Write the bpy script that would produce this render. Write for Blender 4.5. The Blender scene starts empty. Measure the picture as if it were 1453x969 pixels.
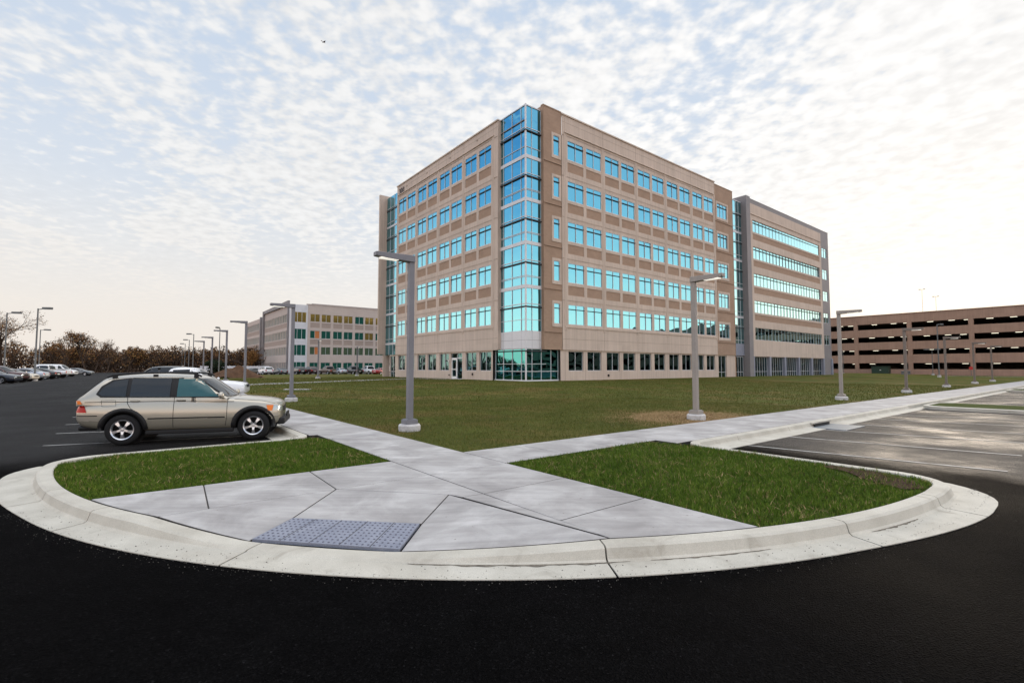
import bpy, bmesh, math, random
import numpy as np
from mathutils import Vector, Matrix
from mathutils.bvhtree import BVHTree
random.seed(7); RNG = np.random.default_rng(11)
SC = bpy.context.scene; COL = SC.collection
PI = math.pi; R = math.radians

# ------------------------------------------------------------------ site frame
# the whole site is laid out on the office block's own axes: a runs along its right front,
# b along its left front, the glass corner is the origin
UA = R(38.35); UX, UY = math.cos(UA), math.sin(UA)
OX, OY = 1.4, 49.0
def S(a, b, z=0.0): return Vector((OX + a*UX - b*UY, OY + a*UY + b*UX, z))
def sm(e0, e1, x):
    t = min(max((x-e0)/(e1-e0), 0), 1); return t*t*(3-2*t)
def G(b): return .37*(1-sm(-2, 16, -b))          # gentle rise of the site towards the buildings

# ------------------------------------------------------------------ tagging and mesh building
def tag(o, label=None, cat=None, group=None, kind=None):
    if label: o['label'] = label
    if cat: o['category'] = cat
    if group: o['group'] = group
    if kind: o['kind'] = kind
    return o
def thing(name, label, cat, loc=(0, 0, 0), rz=0, group=None):
    o = bpy.data.objects.new(name, None); COL.objects.link(o)
    o.location = loc; o.rotation_euler = (0, 0, rz); o.empty_display_size = .2
    return tag(o, label, cat, group)
def copy_tree(o, parent=None):
    c = o.copy(); COL.objects.link(c)
    if parent: c.parent = parent
    for ch in list(o.children): copy_tree(ch, c)
    return c

class MB:
    def __init__(s): s.v = []; s.f = []; s.m = []
    def add(s, vs, fs, mi=0):
        o = len(s.v); s.v += [tuple(v) for v in vs]
        for f in fs: s.f.append([i+o for i in f]); s.m.append(mi)
    def quad(s, a, b, c, d, mi=0): s.add([a, b, c, d], [(0, 1, 2, 3)], mi)
    def box(s, x0, x1, y0, y1, z0, z1, mi=0, M=None):
        vs = [Vector((x, y, z)) for z in (z0, z1) for y in (y0, y1) for x in (x0, x1)]
        if M: vs = [M @ v for v in vs]
        s.add(vs, [(0, 2, 3, 1), (4, 5, 7, 6), (0, 1, 5, 4), (2, 6, 7, 3), (0, 4, 6, 2), (1, 3, 7, 5)], mi)
    def cbox(s, c, sz, mi=0, rz=0):
        M = Matrix.Translation(c) @ Matrix.Rotation(rz, 4, 'Z')
        s.box(-sz[0]/2, sz[0]/2, -sz[1]/2, sz[1]/2, -sz[2]/2, sz[2]/2, mi, M)
    def prism(s, poly, z0, z1, mi=0, f=None):
        n = len(poly); f = f or (lambda x, y, z: (x, y, z))
        vs = [f(x, y, z0) for x, y in poly]+[f(x, y, z1) for x, y in poly]
        s.add(vs, [list(range(n))[::-1], list(range(n, 2*n))]+[(i, (i+1) % n, n+(i+1) % n, n+i) for i in range(n)], mi)
    def tube(s, p0, p1, r0, r1=None, n=8, mi=0, cap=True):
        p0, p1 = Vector(p0), Vector(p1); r1 = r0 if r1 is None else r1
        d = (p1-p0).normalized(); q = d.orthogonal().normalized(); w = d.cross(q)
        vs = [p0+(q*math.cos(2*PI*i/n)+w*math.sin(2*PI*i/n))*r0 for i in range(n)]
        vs += [p1+(q*math.cos(2*PI*i/n)+w*math.sin(2*PI*i/n))*r1 for i in range(n)]
        fs = [(i, (i+1) % n, n+(i+1) % n, n+i) for i in range(n)]
        if cap: fs += [list(range(n))[::-1], list(range(n, 2*n))]
        s.add(vs, fs, mi)
    def lathe(s, prof, n=24, mi=0, M=None, axis='Z'):
        vs = []
        for r, h in prof:
            for i in range(n):
                t = 2*PI*i/n; c, d = r*math.cos(t), r*math.sin(t)
                v = Vector((c, d, h)) if axis == 'Z' else Vector((c, h, d))
                vs.append(M @ v if M else v)
        fs = [(j*n+i, j*n+(i+1) % n, (j+1)*n+(i+1) % n, (j+1)*n+i) for j in range(len(prof)-1) for i in range(n)]
        s.add(vs, fs, mi)
    def mesh(s, name, mats, smooth=False):
        me = bpy.data.meshes.new(name); me.from_pydata(s.v, [], s.f)
        for m in (mats if isinstance(mats, (list, tuple)) else [mats]): me.materials.append(m)
        me.polygons.foreach_set('material_index', s.m)
        if smooth: me.polygons.foreach_set('use_smooth', [True]*len(s.f))
        me.update(); return me
    def build(s, name, mats, parent=None, smooth=False, bevel=0):
        o = bpy.data.objects.new(name, s.mesh(name, mats, smooth)); COL.objects.link(o)
        if parent: o.parent = parent
        if bevel:
            b = o.modifiers.new('bevel', 'BEVEL'); b.width = bevel; b.segments = 2; b.limit_method = 'ANGLE'; b.angle_limit = R(40)
        return o
def np_mesh(name, verts, faces, mats, k, mi=None):
    """large meshes of equal k-gons from numpy arrays"""
    me = bpy.data.meshes.new(name); nv, nf = len(verts), len(faces)
    me.vertices.add(nv); me.vertices.foreach_set('co', np.ascontiguousarray(verts, dtype=np.float32).ravel())
    me.loops.add(nf*k); me.loops.foreach_set('vertex_index', np.ascontiguousarray(faces, dtype=np.int32).ravel())
    me.polygons.add(nf); me.polygons.foreach_set('loop_start', np.arange(0, nf*k, k, dtype=np.int32))
    for m in mats: me.materials.append(m)
    if mi is not None: me.polygons.foreach_set('material_index', np.asarray(mi, dtype=np.int32))
    me.update(calc_edges=True); me.validate()
    o = bpy.data.objects.new(name, me); COL.objects.link(o); return o

# ------------------------------------------------------------------ materials
def new_mat(name):
    m = bpy.data.materials.new(name); m.use_nodes = True
    nt = m.node_tree; return m, nt, nt.nodes['Principled BSDF']
def L(nt, a, b): nt.links.new(a, b)
def N(nt, t, **kw):
    n = nt.nodes.new(t)
    for k, v in kw.items():
        if k.startswith('i_'): n.inputs[k[2:].replace('_', ' ')].default_value = v
        else: setattr(n, k, v)
    return n
def c4(c): return (c[0], c[1], c[2], 1)
def plain(name, col, rough=.6, metal=0, spec=.4, emit=None, es=0, coat=0):
    m, nt, p = new_mat(name)
    p.inputs['Base Color'].default_value = c4(col); p.inputs['Roughness'].default_value = rough
    p.inputs['Metallic'].default_value = metal; p.inputs['Specular IOR Level'].default_value = spec
    p.inputs['Coat Weight'].default_value = coat; p.inputs['Coat Roughness'].default_value = .05
    if emit: p.inputs['Emission Color'].default_value = c4(emit); p.inputs['Emission Strength'].default_value = es
    return m
def ramp(nt, fac, stops):
    r = N(nt, 'ShaderNodeValToRGB'); e = r.color_ramp.elements
    while len(e) < len(stops): e.new(.5)
    for el, (p, c) in zip(e, stops): el.position = p; el.color = c4(c) if len(c) == 3 else c
    L(nt, fac, r.inputs[0]); return r.outputs[0]
def noise(nt, vec, scale, detail=4, rough=.55, dist=0):
    n = N(nt, 'ShaderNodeTexNoise'); n.inputs['Scale'].default_value = scale; n.inputs['Detail'].default_value = detail
    n.inputs['Roughness'].default_value = rough; n.inputs['Distortion'].default_value = dist
    if vec is not None: L(nt, vec, n.inputs['Vector'])
    return n.outputs['Fac']
def pos(nt): return N(nt, 'ShaderNodeNewGeometry').outputs['Position']
def mix(nt, f, a, b, mode='MIX'):
    n = N(nt, 'ShaderNodeMix', data_type='RGBA', blend_type=mode)
    for k, v in (('Factor', f), ('A', a), ('B', b)):
        s = [x for x in n.inputs if x.name == k and (x.type == 'RGBA' or (k == 'Factor' and x.type == 'VALUE'))][0]
        if hasattr(v, 'links'): L(nt, v, s)
        else: s.default_value = c4(v) if isinstance(v, tuple) and len(v) == 3 else v
    return [x for x in n.outputs if x.type == 'RGBA'][0]
def maprange(nt, v, a, b, c=0, d=1, smooth=True):
    n = N(nt, 'ShaderNodeMapRange', interpolation_type='SMOOTHSTEP' if smooth else 'LINEAR')
    L(nt, v, n.inputs[0])
    for i, x in enumerate((a, b, c, d)): n.inputs[i+1].default_value = x
    return n.outputs[0]
def math_(nt, op, a, b=0.0, clamp=False):
    n = N(nt, 'ShaderNodeMath', operation=op, use_clamp=clamp)
    for i, v in enumerate((a, b)):
        if hasattr(v, 'links'): L(nt, v, n.inputs[i])
        else: n.inputs[i].default_value = v
    return n.outputs[0]
def bump(nt, p, h, strength=.3, dist=.01):
    b = N(nt, 'ShaderNodeBump'); b.inputs['Strength'].default_value = strength; b.inputs['Distance'].default_value = dist
    L(nt, h, b.inputs['Height']); L(nt, b.outputs[0], p.inputs['Normal'])
def mottled(name, c0, c1, scale=3, rough=.8, spec=.25, fine=60, fine_amt=.25, bmp=.2, bd=.004, stain=None, metal=0):
    """a base colour that wanders between two tones, with a fine grain and a grain bump"""
    m, nt, p = new_mat(name); P = pos(nt)
    col = ramp(nt, noise(nt, P, scale, 5, .6), [(.3, c0), (.7, c1)])
    g = noise(nt, P, fine, 3, .7)
    gc = ramp(nt, g, [(.3, (1-fine_amt,)*3), (.7, (1+fine_amt*.4,)*3)])
    col = mix(nt, 1.0, col, gc, 'MULTIPLY')
    if stain:
        s = noise(nt, P, stain[0], 6, .65, .8)
        col = mix(nt, maprange(nt, s, stain[1], stain[2]), col, stain[3])
    L(nt, col, p.inputs['Base Color']); p.inputs['Roughness'].default_value = rough
    p.inputs['Specular IOR Level'].default_value = spec; p.inputs['Metallic'].default_value = metal
    if bmp: bump(nt, p, g, bmp, bd)
    return m

def asphalt_mat(name, c0, c1, spec, rough):
    """weathered lot asphalt; the drive round the corner island is blacker, with a ragged edge"""
    m, nt, p = new_mat(name); P = pos(nt)
    big = noise(nt, P, .35, 5, .6); lot_l = ramp(nt, big, [(.3, c0), (.72, c1)]); sheen_r = ramp(nt, big, [(.3, (.030, .027, .0255)), (.72, (.052, .047, .044))])  # right lot lighter and warmer: low sun sheen put into its colour
    v = N(nt, 'ShaderNodeTexVoronoi'); v.inputs['Scale'].default_value = 85; L(nt, P, v.inputs['Vector'])
    sp = ramp(nt, v.outputs['Color'], [(.0, (.45,)*3), (.75, (1.0,)*3), (.93, (1.9,)*3), (.99, (5.0,)*3)])
    mid = noise(nt, P, 3.2, 4, .7)
    o = N(nt, 'ShaderNodeVectorMath', operation='SUBTRACT'); L(nt, P, o.inputs[0]); o.inputs[1].default_value = (OX, OY, 0)
    da = N(nt, 'ShaderNodeVectorMath', operation='DOT_PRODUCT'); L(nt, o.outputs[0], da.inputs[0]); da.inputs[1].default_value = (UX, UY, 0)
    db = N(nt, 'ShaderNodeVectorMath', operation='DOT_PRODUCT'); L(nt, o.outputs[0], db.inputs[0]); db.inputs[1].default_value = (-UY, UX, 0)
    wob = math_(nt, 'MULTIPLY', math_(nt, 'SUBTRACT', noise(nt, P, .8, 5, .6), .5), 1.6)
    new = math_(nt, 'MULTIPLY', maprange(nt, math_(nt, 'ADD', da.outputs['Value'], wob), -18.6, -20.4), maprange(nt, math_(nt, 'ADD', db.outputs['Value'], wob), -22.0, -25.5))  # mask of the blacker drive round the corner island
    lot_col = mix(nt, maprange(nt, math_(nt, 'ADD', da.outputs['Value'], wob), -24, -20), lot_l, sheen_r)
    col = mix(nt, new, lot_col, ramp(nt, big, [(.3, (.0030, .0029, .0031)), (.72, (.0054, .0052, .0055))]))
    col = mix(nt, 1.0, col, sp, 'MULTIPLY')
    col = mix(nt, 1.0, col, ramp(nt, mid, [(.3, (.8,)*3), (.7, (1.2,)*3)]), 'MULTIPLY')
    L(nt, col, p.inputs['Base Color']); L(nt, maprange(nt, new, 0, 1, spec, .004), p.inputs['Specular IOR Level'])
    lot = math_(nt, 'MULTIPLY', maprange(nt, math_(nt, 'ADD', da.outputs['Value'], wob), -24, -20), math_(nt, 'SUBTRACT', 1.0, new))
    L(nt, math_(nt, 'ADD', maprange(nt, new, 0, 1, spec, .004), math_(nt, 'MULTIPLY', lot, .08)), p.inputs['Specular IOR Level'])
    L(nt, math_(nt, 'SUBTRACT', maprange(nt, big, .3, .7, rough-.1, rough+.05), math_(nt, 'MULTIPLY', lot, maprange(nt, noise(nt, P, .45, 4, .6), .42, .66, 0, .20))), p.inputs['Roughness'])
    bump(nt, p, math_(nt, 'ADD', v.outputs['Distance'], noise(nt, P, 30, 3, .7)), .9, .012)
    return m
def glass_mat(name, tint, rough=.015, wob=.0035):
    m, nt, p = new_mat(name)
    p.inputs['Base Color'].default_value = c4(tint); p.inputs['Metallic'].default_value = 1; p.inputs['Roughness'].default_value = rough
    bump(nt, p, noise(nt, pos(nt), .55, 1, .4), .5, wob*12)
    return m
def brick_mat(name, c0, c1, cm):
    m, nt, p = new_mat(name); tc = N(nt, 'ShaderNodeTexCoord'); sx = N(nt, 'ShaderNodeSeparateXYZ'); L(nt, tc.outputs['Object'], sx.inputs[0])
    cb = N(nt, 'ShaderNodeCombineXYZ'); L(nt, math_(nt, 'ADD', sx.outputs[0], sx.outputs[1]), cb.inputs[0]); L(nt, sx.outputs[2], cb.inputs[1])
    b = N(nt, 'ShaderNodeTexBrick'); L(nt, cb.outputs[0], b.inputs['Vector']); b.inputs['Scale'].default_value = 1
    b.inputs['Brick Width'].default_value = .4; b.inputs['Row Height'].default_value = .2; b.inputs['Mortar Size'].default_value = .012
    b.inputs['Color1'].default_value = c4(c0); b.inputs['Color2'].default_value = c4(c1); b.inputs['Mortar'].default_value = c4(cm)
    col = mix(nt, 1.0, b.outputs['Color'], ramp(nt, noise(nt, pos(nt), .7, 4), [(.3, (.92,)*3), (.7, (1.06,)*3)]), 'MULTIPLY')
    L(nt, col, p.inputs['Base Color']); p.inputs['Roughness'].default_value = .85; p.inputs['Specular IOR Level'].default_value = .2
    return m
M = {}
M['asphalt'] = asphalt_mat('asphalt_lot', (.0095, .0090, .0093), (.017, .016, .0162), .10, .74)
M['line'] = mottled('road_paint', (.30, .295, .285), (.46, .455, .44), 4, .7, .2, 40, .5, .2, .004, (1.6, .50, .72, (.12, .115, .11)))
def walk_mat():
    m, nt, p = new_mat('walk_concrete'); P = pos(nt)
    col = ramp(nt, noise(nt, P, 1.2, 6, .62, .5), [(.32, (.285, .272, .268)), (.5, (.365, .352, .345)), (.70, (.49, .478, .47))])
    st = N(nt, 'ShaderNodeMapping'); L(nt, P, st.inputs['Vector']); st.inputs['Rotation'].default_value = (0, 0, R(14)); st.inputs['Scale'].default_value = (.35, 5.5, 1)
    col = mix(nt, 1.0, col, ramp(nt, noise(nt, st.outputs[0], 1.6, 5, .65), [(.3, (.86,)*3), (.7, (1.10,)*3)]), 'MULTIPLY')
    st2 = N(nt, 'ShaderNodeMapping'); L(nt, P, st2.inputs['Vector']); st2.inputs['Rotation'].default_value = (0, 0, R(14)); st2.inputs['Scale'].default_value = (2, 150, 1)
    br = noise(nt, st2.outputs[0], 1.5, 3, .6)
    g = noise(nt, P, 240, 2, .7); col = mix(nt, 1.0, col, ramp(nt, g, [(.3, (.88,)*3), (.7, (1.05,)*3)]), 'MULTIPLY')
    sp = noise(nt, P, 16, 2, .5); col = mix(nt, maprange(nt, sp, .72, .78, 0, .6), col, (.16, .14, .125))
    L(nt, col, p.inputs['Base Color']); p.inputs['Roughness'].default_value = .8; p.inputs['Specular IOR Level'].default_value = .2
    bump(nt, p, math_(nt, 'ADD', br, g), .35, .003); return m
M['slab'] = walk_mat()
M['kerb'] = mottled('kerb_concrete', (.42, .395, .34), (.55, .525, .46), 1.5, .8, .2, 130, .24, .3, .003, (2.6, .54, .78, (.31, .285, .24)))
M['joint'] = plain('joint_dark', (.06, .055, .05), .9, spec=.1)
M['tactile'] = mottled('tactile_plate', (.20, .215, .27), (.27, .285, .34), 5, .6, .3, 90, .3)
def precast_mat(name, c0, c1):
    m, nt, p = new_mat(name); P = pos(nt)
    col = ramp(nt, noise(nt, P, .45, 5, .6), [(.3, c0), (.7, c1)])
    sn = N(nt, 'ShaderNodeVectorMath', operation='SNAP'); L(nt, P, sn.inputs[0]); sn.inputs[1].default_value = (2.4, 2.4, 2.25)
    wn = N(nt, 'ShaderNodeTexWhiteNoise', noise_dimensions='3D'); L(nt, sn.outputs[0], wn.inputs['Vector'])
    col = mix(nt, 1.0, col, ramp(nt, wn.outputs['Value'], [(0, (.955,)*3), (1, (1.03,)*3)]), 'MULTIPLY')
    st = N(nt, 'ShaderNodeMapping'); L(nt, P, st.inputs['Vector']); st.inputs['Scale'].default_value = (2.6, 2.6, .10)
    col = mix(nt, 1.0, col, ramp(nt, noise(nt, st.outputs[0], 1.3, 5, .65), [(.32, (.88,)*3), (.6, (1.03,)*3)]), 'MULTIPLY')
    col = mix(nt, 1.0, col, ramp(nt, noise(nt, P, 40, 3, .7), [(.3, (.94,)*3), (.7, (1.03,)*3)]), 'MULTIPLY')
    L(nt, col, p.inputs['Base Color']); p.inputs['Roughness'].default_value = .85; p.inputs['Specular IOR Level'].default_value = .2; return m
M['precast'] = precast_mat('precast_concrete', (.53, .435, .365), (.59, .485, .41))
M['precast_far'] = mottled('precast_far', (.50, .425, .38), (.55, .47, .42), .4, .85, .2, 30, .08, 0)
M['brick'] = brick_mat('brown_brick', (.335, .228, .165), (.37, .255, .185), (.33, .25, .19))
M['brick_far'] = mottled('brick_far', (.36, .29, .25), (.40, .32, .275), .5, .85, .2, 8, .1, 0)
M['grey_panel'] = mottled('grey_metal_panel', (.215, .20, .205), (.25, .235, .235), .6, .6, .3, 40, .06, 0)
M['blue_grey'] = mottled('blue_grey_panel', (.235, .25, .31), (.275, .29, .345), .6, .55, .3, 40, .06, 0)
M['white_panel'] = mottled('white_metal_panel', (.60, .60, .62), (.66, .66, .68), .8, .4, .4, 40, .05, 0)
M['frame'] = plain('window_aluminium', (.55, .57, .60), .4, .25, .4)
M['frame_dark'] = plain('sunshade_dark', (.022, .024, .03), .5)
M['glass'] = glass_mat('blue_tinted_glass', (.155, .445, .55))
M['glass_low'] = glass_mat('ground_floor_glass', (.05, .135, .145))
M['glass_pale'] = glass_mat('pale_ribbon_glass', (.30, .62, .66))
M['glass_far'] = glass_mat('green_reflection_glass', (.30, .46, .30), .03)  # green of the reflections put into the pane tint
M['glass_gold'] = glass_mat('gold_reflection_glass', (.62, .47, .14), .12)  # golden reflection of the sunlit office front painted in as tint
M['glass_teal'] = glass_mat('teal_far_glass', (.07, .36, .29), .04)
M['lamp_grey'] = mottled('lamp_paint', (.165, .165, .185), (.19, .19, .21), 3, .45, .4, 60, .05, 0)
M['lamp_warm'] = mottled('lamp_paint_warm', (.26, .235, .215), (.30, .27, .245), 3, .45, .4, 60, .05, 0)
M['lamp_dim'] = mottled('lamp_paint_dim_light', (.15, .125, .11), (.18, .15, .13), 3, .5, .3, 60, .05, 0)  # darker copy of the lamp paint, dimmer light put into the colour
M['foot'] = mottled('lamp_foot_concrete', (.42, .41, .41), (.60, .59, .58), 6, .85, .2, 90, .25, .3, .004)
M['lens'] = plain('lit_lens', (.8, .8, .75), .4, emit=(1, .95, .85), es=.7)
M['tube_light'] = plain('fluorescent_tube', (.9, .9, .85), .4, emit=(1, .92, .72), es=2.2)
M['garage'] = precast_mat('garage_precast', (.335, .215, .158), (.385, .25, .187))
M['garage_dark'] = plain('garage_interior', (.26, .22, .19), .9, spec=.1)
M['soil'] = mottled('dirt', (.075, .042, .026), (.13, .075, .045), 2.5, .95, .1, 40, .4, .5, .02)
M['mulch'] = mottled('red_mulch', (.07, .028, .022), (.10, .04, .03), 1.5, .95, .1, 20, .4, 0)
M['rubber'] = plain('tyre_rubber', (.012, .012, .013), .8, spec=.25)
M['black'] = plain('black_trim', (.010, .010, .011), .55, spec=.3)
M['alloy'] = plain('alloy_wheel', (.62, .64, .68), .28, .85)
M['chrome'] = plain('chrome', (.7, .7, .7), .12, 1)
M['car_glass'] = plain('car_glass', (.010, .014, .018), .04, 0, .55)
M['car_glass_teal'] = plain('car_glass_teal', (.02, .085, .095), .05, 0, .5)  # lit teal seen through the cabin, painted into the front side panes
M['red_light'] = plain('tail_red', (.42, .010, .008), .3, spec=.25)
M['amber'] = plain('amber_lens', (.75, .19, .03), .3, spec=.3)
M['clear_lens'] = plain('clear_lens', (.42, .46, .46), .12, .3, .6, coat=.8)
M['green_box'] = plain('transformer_green', (.022, .045, .032), .5)
M['util'] = plain('utility_grey', (.13, .14, .145), .5)
M['sign_red'] = plain('sign_red', (.45, .03, .03), .4)
M['white'] = plain('white_paint', (.75, .75, .73), .5)
M['bark'] = mottled('bark', (.05, .034, .025), (.085, .06, .045), 3, .9, .1, 20, .3, 0)
M['twig'] = plain('autumn_twigs', (.15, .085, .05), .9, spec=.1)
M['leaf_rust'] = plain('rust_leaf', (.23, .105, .04), .8, spec=.15)
M['leaf_gold'] = plain('gold_leaf', (.30, .175, .06), .8, spec=.15)
M['leaf_dark'] = plain('dark_leaf', (.05, .034, .022), .85, spec=.1)
M['leaf_green'] = plain('evergreen_leaf', (.018, .03, .014), .8, spec=.15)
M['bird'] = plain('bird_brown', (.10, .02, .015), .7)
def paint(name, c, metal=.45, rough=.38): return plain(name, c, rough, metal, .5, coat=.7)

# lawn: olive turf, worn and brownish in places, a straw patch round one lamp
def lawn_mat(name, dark, light, brown, b0, b1, straw=None):
    m, nt, p = new_mat(name); P = pos(nt)
    n1 = noise(nt, P, .5, 6, .65); n2 = noise(nt, P, 9, 4, .7); n3 = noise(nt, P, .22, 5, .6, .6)
    col = ramp(nt, n2, [(.3, dark), (.7, light)])
    col = mix(nt, maprange(nt, n3, b0, b1, 0, .8), col, brown)
    col = mix(nt, 1.0, col, ramp(nt, n1, [(.3, (.75,)*3), (.7, (1.25,)*3)]), 'MULTIPLY')
    if straw:
        w = S(*straw[:2], .2); d = N(nt, 'ShaderNodeVectorMath', operation='DISTANCE'); L(nt, P, d.inputs[0]); d.inputs[1].default_value = w
        e = math_(nt, 'ADD', d.outputs['Value'], math_(nt, 'MULTIPLY', noise(nt, P, 1.1, 4, .7), -3.2))
        col = mix(nt, maprange(nt, e, straw[2]-3.4, straw[2]-1.3, .8, 0), col, (.24, .15, .075))
    L(nt, col, p.inputs['Base Color']); p.inputs['Roughness'].default_value = .95; p.inputs['Specular IOR Level'].default_value = .08
    bump(nt, p, noise(nt, P, 22, 4, .8), .9, .05)
    return m
STRAW = (-15.9, -27.9)
M['lawn'] = lawn_mat('lawn_turf', (.048, .060, .011), (.092, .101, .021), (.15, .10, .038), .46, .66, STRAW+(3.4,))
M['verge'] = lawn_mat('verge_turf', (.030, .045, .008), (.062, .082, .014), (.06, .05, .022), .56, .8)
def blade_mat(name, c0, c1, c2):
    m, nt, p = new_mat(name)
    w = N(nt, 'ShaderNodeTexWhiteNoise', noise_dimensions='3D'); sn = N(nt, 'ShaderNodeVectorMath', operation='SNAP')
    L(nt, pos(nt), sn.inputs[0]); sn.inputs[1].default_value = (.05, .05, 5); L(nt, sn.outputs[0], w.inputs['Vector'])
    n = noise(nt, pos(nt), .9, 4, .6)
    f = math_(nt, 'ADD', math_(nt, 'MULTIPLY', w.outputs['Value'], .55), math_(nt, 'MULTIPLY', n, .5))
    L(nt, ramp(nt, f, [(.15, c0), (.5, c1), (.88, c2)]), p.inputs['Base Color'])
    p.inputs['Roughness'].default_value = .7; p.inputs['Specular IOR Level'].default_value = .12
    return m
M['blade'] = blade_mat('grass_blade', (.032, .066, .006), (.072, .128, .011), (.14, .19, .024))
M['blade_lawn'] = blade_mat('lawn_blade', (.044, .059, .010), (.088, .104, .018), (.18, .14, .05))
M['straw'] = blade_mat('straw_blade', (.16, .10, .05), (.30, .20, .10), (.42, .31, .17))

# ------------------------------------------------------------------ path helpers
def round_poly(pts, radii, seg=7):
    out = []
    for i, p in enumerate(pts):
        r = radii[i]; p = Vector(p)
        if r <= 0 or i == 0 or i == len(pts)-1: out.append(tuple(p)); continue
        d0 = (Vector(pts[i-1])-p).normalized(); d1 = (Vector(pts[i+1])-p).normalized()
        half = d0.angle(d1)/2; t = r/math.tan(half)
        c = p+(d0+d1).normalized()*(r/math.sin(half)); s0 = p+d0*t; s1 = p+d1*t
        a0 = math.atan2(s0.y-c.y, s0.x-c.x); a1 = math.atan2(s1.y-c.y, s1.x-c.x)
        da = (a1-a0+PI) % (2*PI)-PI
        out += [(c.x+r*math.cos(a0+da*k/seg), c.y+r*math.sin(a0+da*k/seg)) for k in range(seg+1)]
    return out
def resample(pts, step):
    out = []
    for (x0, y0), (x1, y1) in zip(pts, pts[1:]):
        d = math.hypot(x1-x0, y1-y0); n = max(1, int(d/step))
        for k in range(n): out.append((x0+(x1-x0)*k/n, y0+(y1-y0)*k/n))
    out.append(pts[-1]); return out
def normals(pts):
    ns = []
    for i in range(len(pts)):
        a = Vector(pts[max(i-1, 0)]); b = Vector(pts[min(i+1, len(pts)-1)]); d = (b-a).normalized()
        ns.append((d.y, -d.x))
    return ns

# ------------------------------------------------------------------ GROUND
def sheet(name, As, Bs, off, m, kind='structure'):
    mb = MB(); nb = len(Bs)
    vs = [S(a, b, G(b)+off) for a in As for b in Bs]
    fs = [(i*nb+j, (i+1)*nb+j, (i+1)*nb+j+1, i*nb+j+1) for i in range(len(As)-1) for j in range(nb-1)]
    mb.add(vs, fs); o = mb.build(name, m); tag(o, kind=kind); return o
bfine = [-16+k*1.0 for k in range(0, 20)]
sheet('terrain', [-3000, -400, 0, 400, 3000], [-3000, -300, -60]+bfine+[10, 60, 300, 3000], -.12, M['soil'])
sheet('asphalt_lot', [-260, -100, -60, -30, 0, 30, 110, 260], [-160, -60, -30]+bfine+[10, 60, 150], 0.0, M['asphalt'])
CA, CB = -22.35, -25.65
# ------------------------------------------------------------------ KERBS round island and lots
RT = 10.27
def ang_on(a, b): return math.atan2(b-CB, a-CA) % (2*PI)
a_l = CA-math.sqrt(RT**2-.85**2); b_r = CB-math.sqrt(RT**2-1.0)
t_l, t_r = ang_on(a_l, -24.8), ang_on(-21.35, b_r)
ARC = [(CA+RT*math.cos(t), CB+RT*math.sin(t)) for t in np.linspace(t_l+.13, t_r-.13, 90)]
top = round_poly([(-28.0, 70), (-28.0, -24.8), (a_l, -24.8)]+ARC+[(-21.35, b_r), (-21.35, -31.3), (-3.6, -31.3)],
                 [0, .5, .85]+[0]*len(ARC)+[.85, .5, 0], 9)
path = resample(top, .25); pn = normals(path)
T_FL, T_FR, T_P0, T_P1 = ang_on(-30.33, -31.6), ang_on(-29.19, -32.85), ang_on(-31.23, -30.45), ang_on(-27.6, -34.24)
def hfac(a, b):
    if abs(math.hypot(a-CA, b-CB)-RT) > .25: return 1.0
    t = ang_on(a, b)
    if t < T_P0 or t > T_P1: return 1.0
    if t < T_FL: return 1-(t-T_P0)/(T_FL-T_P0)
    if t > T_FR: return (t-T_FR)/(T_P1-T_FR)
    return 0.0
def gutter_w(a, b):
    if abs(math.hypot(a-CA, b-CB)-RT) < .03:
        t = ang_on(a, b); return .29+.13*max(sm(t_l+.42, t_l+.13, t) if t < t_l+.42 else 0, sm(t_r-.42, t_r-.13, t))
    if a < -28.02 and b > -25.3:                     # straight left flank of the island
        return .42*sm(-31.3, -32.2, a) if b < -24.5 else .42
    if a > -21.7 and b < -31.6: return .42*sm(-34.6, -35.5, b)
    return .42
def kerb_section(mb, idx):
    n = 8; ring = []
    for i in idx:
        (a, b), (na, nb) = path[i], pn[i]; h = hfac(a, b); zt = .03+.12*h; g = max(gutter_w(a, b), .004)
        zb = .018; z0 = G(b)
        prof = [(-.20, -.1), (-.20, zt-.012), (-.188, zt), (-.035, zt), (0, zt-.018*h-.001), (.032, zb+.020*h), (.065, zb), (.065+g, .009), (.067+g, -.1)]
        n = len(prof); ring += [S(a+na*d, b+nb*d, z0+z) for d, z in prof]
    k = len(idx); fs = [(i*n+j, i*n+j+1, (i+1)*n+j+1, (i+1)*n+j) for i in range(k-1) for j in range(n-1)]
    fs += [list(range(n))[::-1], list(range((k-1)*n, k*n))]
    mb.add(ring, fs)
mb = MB()
# contraction joints, spaced as poured: cut the run into lengths with an open gap
cum = [0]
for p, q in zip(path, path[1:]): cum.append(cum[-1]+math.hypot(q[0]-p[0], q[1]-p[1]))
JOINTS = [ang_on(*p) for p in ((-32.28, -28.0), (-31.65, -29.75), (-30.42, -31.85), (-27.75, -34.4), (-25.2, -35.5), (-23.0, -36.05))]
def is_cut(i):
    a, b = path[i]
    if abs(math.hypot(a-CA, b-CB)-RT) < .1:
        t = ang_on(a, b); t2 = ang_on(*path[i+1]) if i+1 < len(path) else t
        return any(t <= j < t2 for j in JOINTS)
    return int(cum[i]/3.0) != int(cum[min(i+1, len(path)-1)]/3.0)
start = 0; gaps = []
for i in range(len(path)-1):
    if is_cut(i): gaps.append(i)
segs = []; s0 = 0
for g in gaps: segs.append((s0, g)); s0 = g+1
segs.append((s0, len(path)-1))
path2 = list(path)
lists = [list(range(a, b+1)) for a, b in segs]
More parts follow.
